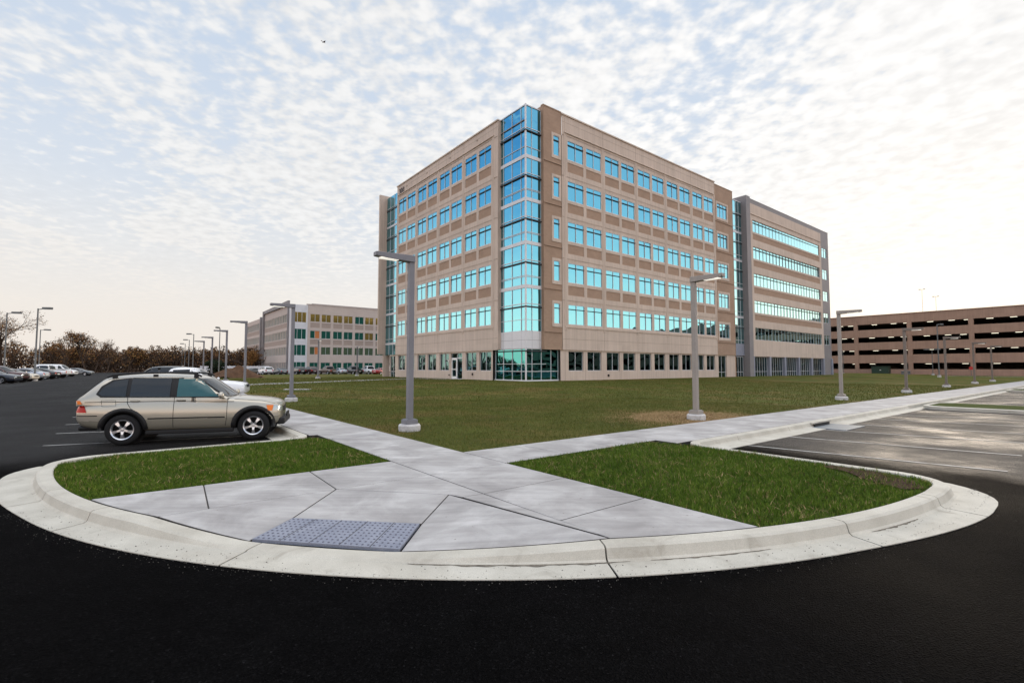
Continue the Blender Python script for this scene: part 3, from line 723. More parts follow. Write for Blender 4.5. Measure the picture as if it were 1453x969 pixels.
EW = window_meshes(1.8, 3.2, 2, .28, False, gm='glass_low'); put_window(EW, OB, (-.14, 31.5, .4-ZB), -PI/2, 'ground_window')
# entrance: white framed leaf with a glazed side light
DW = DOOR[1]-DOOR[0]+.2
et = window_meshes(DW, .62, 2, None, gm='glass_low'); put_window(et, OB, (-.10, DOOR[1]+.1, 3.0-ZB), -PI/2, 'transom_window')
sl = window_meshes(DW-1.25, 2.5, 1, None, gm='glass_low'); put_window(sl, OB, (-.10, DOOR[1]+.1-1.25, .5-ZB), -PI/2, 'side_light')
d = MB(); W_ = 1.22; d.box(0, W_, -.10, .03, 2.30, 2.5); d.box(0, .15, -.10, .03, .0, 2.3); d.box(W_-.15, W_, -.10, .03, 0, 2.3); d.box(.15, W_-.15, -.10, .03, 0, .32); d.box(.15, W_-.15, -.10, .03, 1.1, 1.2)
do = d.build('door', M['white'], OB); do.location = (-.10, DOOR[1]+.1, .5-ZB); do.rotation_euler = (0, 0, -PI/2)
g = MB(); g.quad((.15, -.02, .32), (W_-.15, -.02, .32), (W_-.15, -.02, 2.3), (.15, -.02, 2.3)); g.build('glass', M['glass_low'], do)
g = MB(); g.tube((W_-.22, -.16, .95), (W_-.22, -.16, 1.4), .018); g.tube((W_-.22, -.16, 1.0), (W_-.22, -.1, 1.0), .014); g.tube((W_-.22, -.16, 1.35), (W_-.22, -.1, 1.35), .014); g.build('handle', M['chrome'], do)
cm = MB(); y = DOOR[1]+.42; cm.box(-.62, -.33, y-.05, y+.05, 2.75-ZB, 2.85-ZB, 0); cm.box(-.78, -.5, y-.02, y+.2, 2.64-ZB, 2.79-ZB, 1); cm.lathe([(0, -.09), (.09, -.05), (.10, .02), (.07, .08), (0, .09)], 12, 0, Matrix.Translation((-.55, y-.2, 2.62-ZB))); cm.build('security_camera', [M['white'], M['black']], OB)
# house number in dark metal figures high on the left front, and a few wall boxes
def text_part(body, size, loc, rot, mat, parent, name, ext=.03):
    cu = bpy.data.curves.new(name, 'FONT'); cu.body = body; cu.size = size; cu.extrude = ext; cu.align_x = 'CENTER'; cu.resolution_u = 3
    t = bpy.data.objects.new(name, cu); COL.objects.link(t); bpy.context.view_layer.update()
    me = bpy.data.meshes.new_from_object(t.evaluated_get(bpy.context.evaluated_depsgraph_get())); bpy.data.objects.remove(t)
    me.materials.clear(); me.materials.append(mat); o = bpy.data.objects.new(name, me); COL.objects.link(o); o.parent = parent; o.location = loc; o.rotation_euler = rot; return o
text_part('300', 1.15, (-.50, 27.9, 27.55-ZB), (PI/2, 0, -PI/2), plain('sign_metal', (.09, .07, .065), .5), OB, 'house_number')
wb = MB(); wb.box(-.42, -.32, 9.0, 9.2, 1.0-ZB, 1.25-ZB); wb.box(12.0, 12.22, -.42, -.32, .85-ZB, 1.1-ZB); wb.box(-.42, -.32, DOOR[1]+.3, DOOR[1]+.45, .9-ZB, 1.05-ZB); wb.build('wall_box', M['black'], OB)

# glass corner tower
gt = MB()
TZ = [5.62, 29.0]
gt.quad((0, 0, TZ[0]-ZB), (2.7, 0, TZ[0]-ZB), (2.7, 0, TZ[1]-ZB), (0, 0, TZ[1]-ZB)); gt.quad((0, 4.8, TZ[0]-ZB), (0, 0, TZ[0]-ZB), (0, 0, TZ[1]-ZB), (0, 4.8, TZ[1]-ZB))
tower = gt.build('corner_glazing', M['glass'], OB)
mu = MB()
def both(z0, z1, d, mi, right=True, left=True):
    z0 -= ZB; z1 -= ZB
    mu.box(-d, 2.7, -d, .02, z0, z1, mi); mu.box(-d, .02, .02, 4.8, z0, z1, mi)
for k in range(5):
    zb = 23.35-4.5*k+.1
    if k < 4: both(zb, zb+.36, .07, 2)
    both(zb-1.62, zb-1.55, .06, 0); both(zb-1.95, zb-1.83, .16, 1); both(zb+1.15, zb+1.2, .05, 0) if k < 4 else None
    both(zb-3.38+.15, zb-3.33+.15, .05, 0)
both(24.62, 24.68, .05, 0); both(26.62, 26.69, .06, 0); both(26.26, 26.38, .16, 1); both(28.95, 29.07, .07, 0)
z0, z1 = TZ[0]-ZB, 29.0-ZB
mu.box(-.11, .03, -.11, .03, z0, z1+.1, 2)
for x in (.80, 2.06): mu.box(x-.03, x+.03, -.055, .02, z0, z1)
for y in (.70, 2.2, 3.7): mu.box(-.055, .02, y-.03, y+.03, z0, z1)
mu.build('mullion', [M['frame'], M['frame_dark'], M['white_panel']], OB)
bp = MB()
bp.box(-.02, 2.7, -.02, .02, 3.75-ZB, 5.62-ZB); bp.box(-.02, .02, .02, 4.8, 3.75-ZB, 5.62-ZB); bp.build('base_panel', M['white_panel'], OB)
bj = MB(); bj.box(-.026, 2.7, -.026, -.02, 4.66-ZB, 4.69-ZB); bj.box(-.026, -.02, -.02, 4.8, 4.66-ZB, 4.69-ZB)
for x in (.8, 1.8): bj.box(x, x+.025, -.0255, -.02, 3.76-ZB, 5.6-ZB)
for y in (.7, 2.2, 3.7): bj.box(-.0255, -.02, y, y+.025, 3.76-ZB, 5.6-ZB)
bj.build('base_panel_joint', plain('panel_gap', (.30, .30, .31), .8), OB)
gl = MB(); gl.quad((0, .03, -.1), (4.5, .03, -.1), (4.5, .03, 3.25), (0, .03, 3.25)); gl.quad((.03, 5.2, -.1), (.03, 0, -.1), (.03, 0, 3.25), (.03, 5.2, 3.25)); gl.build('corner_shopfront', glass_mat('corner_teal_glass', (.055, .27, .28)), OB)  # bright sky reflection put into the tint of the corner panes
mu = MB(); mu.box(-.06, .06, -.06, .06, -.2, 3.3, 1)
for x in (.8, 2.05, 3.4, 4.42): mu.box(x-.03, x+.03, -.035, .05, 0, 3.25)
for y in (.7, 2.2, 3.7, 5.1): mu.box(-.035, .05, y-.03, y+.03, 0, 3.25)
mu.box(.06, 4.5, -.03, .05, .95, 1.02); mu.box(-.03, .05, .06, 5.2, .95, 1.02); mu.box(-.1, 4.5, -.1, .05, -.25, .12, 1); mu.box(-.1, .05, .05, 5.2, -.25, .12, 1)
mu.build('shopfront_frame', [M['frame'], M['white_panel']], OB)

# stair glazing between the two fronts
gs = MB(); gs.quad((41.4, 0, 5.6-ZB), (45, 0, 5.6-ZB), (45, 0, 28.2-ZB), (41.4, 0, 28.2-ZB)); gs.build('stair_glazing', M['glass_pale'], OB)
mu = MB()
for x in (42.3, 43.2, 44.1): mu.box(x-.03, x+.03, -.04, .03, 5.6-ZB, 28.2-ZB)
for k in range(6):
    zb = 26.0-4.5*k
    for dz, hh, mi in ((0, .10, 1), (.3, .05, 0), (-1.9, .05, 0), (-2.9, .3, 0), (2.0, .05, 0)):
        if 5.6 < zb+dz < 28: mu.box(41.4, 45.0, -.10 if mi else -.045, .03, zb+dz-ZB, zb+dz+hh-ZB, mi)
mu.box(41.4, 45.0, -.06, .05, 28.2-ZB, 28.35-ZB); mu.build('stair_mullion', [M['frame'], M['frame_dark']], OB)
b_ = MB(); b_.box(41.4, 45.0, -.03, .02, 3.75-ZB, 5.6-ZB); b_.build('stair_panel', M['blue_grey'], OB)
sg = window_meshes(4.0, 3.2, 5, .25, False, gm='glass_low'); put_window(sg, OB, (39.6+.9, .02, .4-ZB), name='stair_window')

# right hand wing: a grey portal round tan bands of ribbon windows, standing proud of the main front
rw = MB(); PB = -.75
mw = lambda p, q, d: Vector((p, PB-d, q-ZB))
rh = [8.28+4.38*k for k in range(5)]
facade(rw, mw, 46.3, 75.6, 3.65, 28.4, [(47.3, 74.7, h-1.97, h, .2, None) for h in rh]+[(47.3, 74.7, h-1.97-1.25, h-1.97-.3, .05, 1) for h in rh[1:]], 0)
rw.quad(mw(46.3, 3.65, 0), mw(75.6, 3.65, 0), mw(75.6, 3.65, -1.2), mw(46.3, 3.65, -1.2))
rw.box(46.3, 75.6, PB-.10, PB-.0005, 26.6-ZB, 26.72-ZB)
rw.build('wing_wall', [M['precast'], M['brick']], OB)
gp_ = MB(); gp_.box(45.0, 46.3, PB-.15, 3, -.4, 29.3-ZB); gp_.build('wing_blade', M['grey_panel'], OB)
gp_ = MB(); gp_.box(46.3, 80.0, PB+.2, 2, 28.4-ZB, 29.2-ZB, 0)
m2 = lambda p, q, d: Vector((p, PB+.2-d, q-ZB))
facade(gp_, m2, 75.6, 80.0, .2, 28.4, [(76.5, 79.1, h-1.97, h, .15, None) for h in rh], 0)
gp_.quad(m2(80.0, .2, 0), m2(80.0, 29.2, 0), m2(80.0, 29.2, -34), m2(80.0, .2, -34))
gp_.quad(m2(75.6, 3.65, 0), m2(75.6, 28.4, 0), mw(75.6, 28.4, 0), mw(75.6, 3.65, 0)); gp_.box(46.3, 80.05, PB+.17, PB+.8, 29.2-ZB, 29.28-ZB)
gp_.build('wing_parapet', M['grey_panel'], OB)
RB = window_meshes(27.4, 1.97, 22, .78, True, 'glass_pale', .012)
for h in rh: put_window(RB, OB, (47.3, PB+.17, h-1.97-ZB), name='ribbon_window')
SW = window_meshes(2.6, 1.97, 2, .78, False, 'glass_pale')
for h in rh: put_window(SW, OB, (76.5, PB+.31, h-1.97-ZB), name='end_window')
cl = [46.3+5.75*k for k in range(6)]
for x in cl+[79.4]:
    gb = MB(); gb.box(x, x+.6, PB-.02, PB+.9, -.4, 3.65-ZB); gb.build('wing_column', M['blue_grey'], OB)
WG = window_meshes(5.13, 3.2, 6, .26, False, gm='glass_low')
for x in cl[:5]: put_window(WG, OB, (x+.61, PB+.5, .4-ZB), name='wing_window')
WE = window_meshes(3.7, 3.2, 4, .26, False, gm='glass_low'); put_window(WE, OB, (cl[5]+.63, PB+.5, .4-ZB), name='wing_window')
# core, roof and back
co = MB(); co.box(.4, 79.8, .4, 33.2, -.4, 27.6-ZB); co.box(-.1, 3, -.1+.3, 5, 27.4-ZB, 27.5-ZB); co.box(16, 60, 12, 28, 27.6-ZB, 30.0-ZB); co.build('roof', M['grey_panel'], OB)
gs = MB(); gs.quad((-.28, 33.4, 3.75-ZB), (-.28, 29.3, 3.75-ZB), (-.28, 29.3, 28.2-ZB), (-.28, 33.4, 28.2-ZB)); gs.build('end_glazing', M['glass'], OB)
mu = MB()
for y in (30.6, 32.0): mu.box(-.34, -.26, y-.03, y+.03, 3.75-ZB, 28.2-ZB)
for k in range(6):
    zb = 26.0-4.5*k
    for dz, hh, mi in ((0, .12, 1), (.35, .06, 0), (-1.9, .06, 0), (-2.7, .3, 0)):
        if 4 < zb+dz < 28: mu.box(-.38 if mi else -.34, -.26, 29.41, 33.28, zb+dz-ZB, zb+dz+hh-ZB, mi)
mu.build('end_mullion', [M['frame'], M['frame_dark']], OB)

# ------------------------------------------------------------------ FAR OFFICE BUILDING
FBz = .37
FB = thing('far_office_building', 'four storey pale office building behind the row of parked cars', 'office building', S(4, 106, FBz), UA)
w = MB(); fr = lambda p, q, d: Vector((p, -d, q-FBz)); fl = lambda p, q, d: Vector((-d, p, q-FBz))
fheads = [17.1, 12.35, 7.75]; bays = []
x = 5.1
while x < 60: bays += [(x, x+2.6), (x+3.1, x+5.7)]; x += 6.45
holes = [(a, b, h-2.2, h, .2, None) for h in fheads for a, b in bays]+[(a, b, h-3.9, h-2.5, .05, 1) for h in fheads[:2] for a, b in bays]+[(a, b, .9, 3.3, .3, None) for a, b in bays]
facade(w, fr, 4.0, 61, -.3, 19.7, holes); w.box(4, 61, -.1, .3, 19.7-FBz, 19.9-FBz); w.box(9, 40, 12, 24, 19-FBz, 21.6-FBz, 2)
w.box(.4, 61, .4, 68, -.3, 18.6-FBz, 0)
# left fronts
lb2 = []; y = 4.3
while y < 32: lb2.append((y, y+1.35)); y += 1.95
lb3 = []; y = 40.2
while y < 66: lb3.append((y, y+1.5)); y += 2.1
hl = lambda bb: [(a, b, h-2.3, h, .2, None) for h in fheads for a, b in bb]+[(bb[0][0], bb[-1][1], h-3.9, h-2.6, .04, 1) for h in fheads[:2]]+[(a, b, .5, 3.3, .3, None) for a, b in bb]
facade(w, fl, 2.2, 33, -.3, 19.5, hl(lb2)); facade(w, fl, 38.5, 67, -.3, 18.6, hl(lb3))
w.prism([(2.0, -.3), (2.0, 20.7), (33, 20.3), (33, 19.4), (2.6, 19.4), (2.6, -.3)], 0, 1, 2, lambda p, q, z: (-.5+.55*z, p, q-FBz))
w.box(-.6, 1.2, 33, 34, -.3, 20.3-FBz, 2); w.box(-.5, 1.5, 37.6, 38.5, -.3, 18.9-FBz, 2); w.box(.9, 1.4, 34, 37.6, -.3, 18.4-FBz, 2)
w.box(-.1, .35, -.3+.3, 2.0, -.3, 19.4-FBz, 3)
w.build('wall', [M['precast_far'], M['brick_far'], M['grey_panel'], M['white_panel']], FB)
fw = {g: window_meshes(2.6, 2.2, 2, None, gm=g, bar=.09) for g in ('glass_far', 'glass_gold', 'glass_teal')}
for r, h in enumerate(fheads):
    for i, (a, b) in enumerate(bays):
        g = 'glass_gold' if (r == 0 and i != 4) or (r == 1 and i in (5,)) else ('glass_teal' if r == 1 or (r == 0) else 'glass_far')
        put_window(fw[g], FB, (a, .17, h-2.2-FBz))
        if r == 0 and i < 12: pass
for h in fheads[1:]:
    bl = MB(); bl.box(bays[0][0]+1.32, bays[0][1]-.06, .10, .165, h-2.1-FBz, h-.08-FBz); bl.build('blind', plain('copper_blind', (.50, .17, .05), .5), FB)
gw = window_meshes(2.6, 2.4, 2, None, gm='glass_teal', bar=.08)
for a, b in bays: put_window(gw, FB, (a, .2, .9-FBz), name='ground_window')
lw = window_meshes(1.35, 2.3, 1, None, gm='glass_far'); lg = window_meshes(1.35, 2.8, 1, None, gm='glass_low')
l3 = window_meshes(1.5, 2.3, 1, None, gm='glass_far'); 
for a, b in lb2:
    for h in fheads: put_window(lw, FB, (.17, b, h-2.3-FBz), -PI/2)
    put_window(lg, FB, (.2, b, .5-FBz), -PI/2, 'ground_window')
for a, b in lb3:
    for h in fheads: put_window(l3, FB, (.17, b, h-2.3-FBz), -PI/2, 'wing_window')
# glazed bay beside the corner
bw = MB()
for (z0, z1, g) in ((14.6, 17.4, 1), (9.9, 12.7, 0), (5.3, 8.2, 0), (.4, 3.4, 0)):
    gz = MB(); gz.quad((.4, .1, z0-FBz), (4, .1, z0-FBz), (4, .1, z1-FBz), (.4, .1, z1-FBz)); gz.build('bay_glazing', M['glass_gold' if g else 'glass_teal'], FB)
    for x in (.4, 1.6, 2.8, 3.95): bw.box(x-.05, x+.05, .02, .12, z0-FBz, z1-FBz)
bw.build('bay_mullion', M['frame'], FB)
bw = MB()
for z0, z1 in ((17.4, 19.5), (12.7, 14.6), (8.2, 9.9), (3.4, 5.3)): bw.box(.3, 4.0, -.02, .3, z0-FBz, z1-FBz)
bw.box(3.9, 4.3, -.15, .3, -.3, 19.6-FBz); bw.build('bay_spandrel', M['white_panel'], FB)

# ------------------------------------------------------------------ PARKING GARAGE
GA = 115.8
PG = thing('parking_garage', 'long brown four level parking garage with lit open decks beyond the lawn', 'parking garage', S(GA, 0, 0), UA)
w = MB(); gm = lambda p, q, d: Vector((-d, p, q))
cols_ = [5.7+10.95*k for k in range(-13, 4)]
lev = [(1.49, 2.86), (5.03, 6.16), (8.17, 9.38), (11.38, 12.65)]
gh = []
for c0, c1 in zip(cols_, cols_[1:]):
    for z0, z1 in lev: gh.append((c0+.45, c1-.45, z0, z1+.12, .35, None))
facade(w, gm, cols_[0]-.5, cols_[-1]+.5, -.3, 14.9, gh)
w.box(-.12, .4, cols_[0]-.6, cols_[-1]+.6, 14.9, 15.05)
for c in cols_: w.box(-.05, -.002, c-.40, c+.40, -.3, 14.0)
w.build('wall', M['garage'], PG)
dk = MB()
for z in (.0, 3.3, 6.55, 9.8, 13.0): dk.box(.36, 36, cols_[0]-.4, cols_[-1]+.4, z, z+.3)
dk.box(36, 36.4, cols_[0]-.4, cols_[-1]+.4, 0, 14.9); dk.box(.36, 36, cols_[0]-.5, cols_[0]-.3, 0, 14.9); dk.box(.36, 36, cols_[-1]+.3, cols_[-1]+.5, 0, 14.9)
dk.build('deck', M['garage_dark'], PG)
for li, zc in enumerate((3.3, 6.55, 9.8, 13.0)):
    for c0, c1 in zip(cols_, cols_[1:]):
        if c0 < -36 or c0 > 8: continue
        for i, (f, dx) in enumerate(((.12, 2.2), (.40, 4.6), (.72, 2.6))):
            if (li == 0 and i == 1) or (li == 1 and i == 0 and c0 < -20): continue
            lt = MB(); y = c0+f*(c1-c0)+.5*math.sin(li*3+c0); zl_ = lev[li][1]-.14+(lev[li][1]-1.87)/118*dx; lt.box(dx-.12, dx+.12, y-.55, y+.55, zl_, zl_+.075); lt.build('ceiling_light', M['tube_light'], PG)

# ------------------------------------------------------------------ LAMP POSTS
def lamp_meshes(H, pm):
    f = MB(); f.lathe([(0, -.5), (.30, -.5), (.30, .13), (.27, .17), (0, .17)], 24)
    foot = f.mesh('foot', M['foot'])
    b = MB(); b.box(-.17, .17, -.17, .17, .17, .29); b.box(-.14, .14, -.14, .14, .29, .31); base = b.mesh('base_cover', pm)
    p = MB(); p.box(-.078, .078, -.078, .078, .31, H-.19); pole = p.mesh('pole', pm)
    a = MB(); a.prism([(-.078, H-.19), (.75, H-.17), (1.05, H-.14), (1.05, H-.03), (-.078, H)], -.115, .115, 0, lambda x, y, z: (x, z, y)); a.box(1.05, 1.07, -.10, .10, H-.14, H-.03); arm = a.mesh('arm', pm)
    l = MB(); l.box(.42, .92, -.09, .09, H-.19, H-.155); lens = l.mesh('lens', M['lens'])
    return [('foot', foot, 0), ('base_cover', base, .012), ('pole', pole, .012), ('arm', arm, .012), ('lens', lens, 0)]
def lamp(label, a, b, rz, meshes, group, z=None):
    t = thing('lamp_post', label, 'lamp post', S(a, b, G(b)+.15 if z is None else z), rz, group); par = None
    for n, me, bv in meshes:
        o = put(n, me, t if n != 'lens' else par, (0, 0, 0))
        if n == 'arm': par = o
        if bv:
            m_ = o.modifiers.new('bevel', 'BEVEL'); m_.width = bv; m_.segments = 2; m_.limit_method = 'ANGLE'
    return t
LM = lamp_meshes(4.85, M['lamp_grey']); LW = lamp_meshes(4.80, M['lamp_warm']); LD = lamp_meshes(4.45, M['lamp_dim'])
GL, GRR = 'lamp posts along the left walk', 'lamp posts along the right walk'
for (a, b), lab in zip([(-25.31, -25.17), (-25.0, -11.6), (-24.5, 3.6), (-24.2, 14.7), (-23.9, 27.0), (-23.6, 37.5)], [
        'tallest grey square arm lamp post, on the lawn nearest the crossing of the walks',
        'grey square arm lamp post before the far building corner, small concrete slab behind it',
        'grey square arm lamp post at the left end of the far building',
        'slender grey lamp post just left of the far building, beside the dirt mound',
        'small grey lamp post left of the dirt mound, second smallest of its row',
        'smallest and farthest square arm lamp post of the row on the left walk']):
    lamp(lab, a, b, UA+PI, LM, GL)
for (a, b), lab in zip([(-16.46, -28.5), (-1.22, -27.9), (10.76, -28.0), (25.5, -27.5), (40.4, -27.2), (53.1, -27.0)], [
        'tall tan grey lamp post standing in the pale straw patch of the lawn',
        'tan grey lamp post between the office building and the garage, arm against the sky',
        'tan lamp post before the left bays of the garage, concrete foot on the lawn',
        'grey brown lamp post before the middle garage bays, beside the bend of the walk',
        'dull lamp post before the right garage bays, second from the far end of its row',
        'farthest tan lamp post of the row on the right walk, near the red sign']):
    lamp(lab, a, b, UA-PI/2, LW if a < 5 else LD, GRR)
GF = 'lamp posts before the far office building'
for (a, b), rz, lab in zip([(-12.85, 24.74), (-1.6, 41.5)], (UA-PI/2, UA-PI/2), ['grey lamp post on the lawn before the far building, close to the copper blind', 'thin grey lamp post before the right windows of the far building']):
    lamp(lab, a, b, rz, LM, GF)
# tall round poles with cobra heads
def tall_pole(label, X, Y, H, rz, group, heads=1, r=.07, z=.3, flat=False):
    t = thing('tall_light_pole', label, 'light pole', (X, Y, z), rz, group)
    p = MB(); p.tube((0, 0, -.4), (0, 0, H), r*1.3, r, 8); p.build('pole', M['util'], t)
    f = MB(); f.lathe([(0, -.4), (.28*(.4 if flat else 1), -.4), (.28*(.4 if flat else 1), .5), (0, .5)], 14); f.build('foot', M['foot'], t)
    for k in range(heads):
        s = 1 if k == 0 else -1
        k_ = .45 if flat else 1; a = MB(); a.tube((0, 0, H-.12), (.7*s*k_, 0, H), .05*k_, .04*k_, 6); ao_ = a.build('arm', M['util'], t)
        h = MB(); h.prism([(.5*s*k_, -.18*k_), (1.25*s*k_, -.26*k_), (1.5*s*k_, 0), (1.25*s*k_, .26*k_), (.5*s*k_, .18*k_)], H-.08, H+.14*k_); h.build('lamp_head', M['util'], t)
pl = 'tall light poles over the left parking lot'
for (px_, py_, H, rz, hd), lab in zip([(-63, 60.5, 8.4, .3, 1), (-53.3, 54.5, 8.2, .15, 1), (-82.5, 85, 8.2, 1.2, 1), (-49.3, 82, 8.2, -1.4, 1), (-62.2, 95, 8.1, PI, 1), (-76.3, 115, 8.1, PI, 1), (-90, 134, 8.1, PI, 1), (-107, 158, 8.1, PI, 1)], [
        'tall dark light pole at the left edge, in front of the big bare tree', 'tallest slim light pole above the parked cars, head pointing right',
        'thin light pole just right of the tallest pole, head seen end on', 'tall light pole with head seen end on, between square arm lamp posts',
        'nearest of four light poles with heads pointing left, over the woodland', 'second of four receding light poles with heads pointing left',
        'third of four receding light poles with heads pointing left', 'farthest and shortest of four light poles with heads pointing left']):
    tall_pole(lab, px_, py_, H, rz, pl, hd)
for (a, b, H, hd, rz, r), lab in zip([(84.0, -16.25, 9.7, 1, UA-.4, .08), (110, -10.4, 5.9, 2, UA+PI/2, .05), (109, 6.6, 5.9, 1, UA+PI, .05)], [
        'tall slim pole with concrete foot before the middle of the garage', 'low dark twin head light pole close to the garage wall', 'low dark light pole close to the left bay of the garage']):
    w_ = S(a, b); tall_pole(lab, w_.x, w_.y, H, rz, 'light poles beside the garage', hd, r, .02)
for (a, b, H), lab in zip([(128, -5.5, 8.6), (131, -7.6, 6.8)], ['left of two thin light poles standing on the garage roof', 'right of two thin light poles standing on the garage roof']):
    w_ = S(a, b); tall_pole(lab, w_.x, w_.y, H, UA+PI/2, 'light poles on the garage roof', 2, .03, 13.3, True)

# ------------------------------------------------------------------ CARS
# local axes: x forward, y left, z up, origin on the ground under the middle of the wheelbase
def lerp_tab(tab, x):
    if x <= tab[0][0]: return tab[0][1]
    for (x0, v0), (x1, v1) in zip(tab, tab[1:]):
        if x <= x1: return v0+(v1-v0)*(x-x0)/(x1-x0)
    return tab[-1][1]
SPECS = {
 'suv': dict(L0=-2.42, L1=2.10, W=.935, wb=2.82, wr=.372,
   top=[(-2.42, .84), (-2.36, 1.0), (-2.15, 1.12), (-1.2, 1.135), (.6, 1.10), (.9, 1.095), (1.4, 1.055), (1.75, 1.01), (2.0, .93), (2.10, .78)],
   bot=[(-2.42, .60), (-2.3, .44), (-1.9, .36), (-1.0, .30), (1.2, .28), (1.9, .34), (2.04, .42), (2.10, .56)],
   wid=[(-2.42, .72), (-2.32, .83), (-2.05, .90), (-1.3, .935), (1.2, .93), (1.65, .90), (1.9, .83), (2.02, .73), (2.10, .58)],
   prof=[(.90, 1.09), (.36, 1.54), (.16, 1.64), (-.1, 1.70), (-.6, 1.72), (-1.3, 1.71), (-1.78, 1.665), (-1.93, 1.61), (-2.22, 1.30), (-2.34, 1.08)], crown=.045, tumble=.30,
   side=[[(.60, 1.135), (-.32, 1.145), (-.32, 1.59), (.06, 1.585), (.18, 1.535), (.36, 1.38)], [(-.47, 1.145), (-1.30, 1.165), (-1.30, 1.60), (-.47, 1.61)], [(-1.38, 1.165), (-1.86, 1.19), (-1.93, 1.25), (-1.84, 1.40), (-1.66, 1.54), (-1.38, 1.59)]],
   dlo=[(.73, 1.105), (-1.88, 1.155), (-1.98, 1.23), (-1.90, 1.42), (-1.70, 1.575), (-1.3, 1.62), (.08, 1.61), (.22, 1.56), (.44, 1.40)]),
 'sedan': dict(L0=-2.35, L1=2.35, W=.89, wb=2.75, wr=.32,
   top=[(-2.35, .74), (-2.28, .96), (-1.7, 1.0), (-1.0, .98), (.9, .93), (1.6, .88), (2.1, .78), (2.28, .68), (2.35, .58)],
   bot=[(-2.35, .50), (-2.2, .30), (-1.8, .24), (1.6, .20), (2.2, .24), (2.35, .36)],
   wid=[(-2.35, .70), (-2.2, .80), (-1.6, .88), (1.2, .89), (1.9, .85), (2.2, .76), (2.35, .58)],
   prof=[(1.15, .93), (.35, 1.34), (.1, 1.41), (-.3, 1.44), (-.8, 1.41), (-1.1, 1.34), (-1.75, 1.00)], crown=.04, tumble=.42,
   side=[[(.95, .97), (.0, .99), (.0, 1.36), (.16, 1.35), (.42, 1.24)], [(-.07, .99), (-1.42, 1.03), (-1.08, 1.27), (-.75, 1.35), (-.07, 1.37)]], dlo=None),
 'pickup': dict(L0=-2.85, L1=2.80, W=.98, wb=3.55, wr=.40,
   top=[(-2.85, 1.05), (-2.80, 1.10), (-1.2, 1.14), (-.9, 1.16), (1.1, 1.16), (1.4, 1.15), (2.2, 1.09), (2.6, 1.02), (2.8, .88)],
   bot=[(-2.85, .62), (-2.7, .50), (-1.8, .44), (1.8, .42), (2.6, .46), (2.8, .56)],
   wid=[(-2.85, .92), (-2.7, .95), (-1.0, .98), (1.8, .97), (2.4, .93), (2.65, .86), (2.8, .74)],
   prof=[(1.30, 1.15), (.62, 1.70), (.38, 1.83), (.0, 1.88), (-.6, 1.87), (-.82, 1.80), (-.98, 1.15)], crown=.04, tumble=.26,
   side=[[(1.10, 1.21), (.22, 1.22), (.22, 1.76), (.40, 1.74), (.68, 1.58)], [(.14, 1.22), (-.80, 1.23), (-.74, 1.74), (.14, 1.77)]], dlo=None),
 'van': dict(L0=-2.7, L1=2.65, W=.97, wb=3.3, wr=.36,
   top=[(-2.7, 1.2), (-2.65, 1.26), (1.0, 1.26), (1.5, 1.2), (2.2, 1.06), (2.5, .95), (2.65, .8)],
   bot=[(-2.7, .50), (-2.5, .36), (2.2, .34), (2.65, .46)],
   wid=[(-2.7, .88), (-2.6, .95), (1.6, .97), (2.2, .90), (2.5, .80), (2.65, .66)],
   prof=[(1.55, 1.20), (.95, 1.82), (.7, 1.98), (.2, 2.05), (-2.2, 2.05), (-2.55, 1.98), (-2.66, 1.24)], crown=.05, tumble=.14,
   side=[[(1.32, 1.27), (.45, 1.28), (.45, 1.82), (.7, 1.80), (.98, 1.64)]], dlo=None),
}
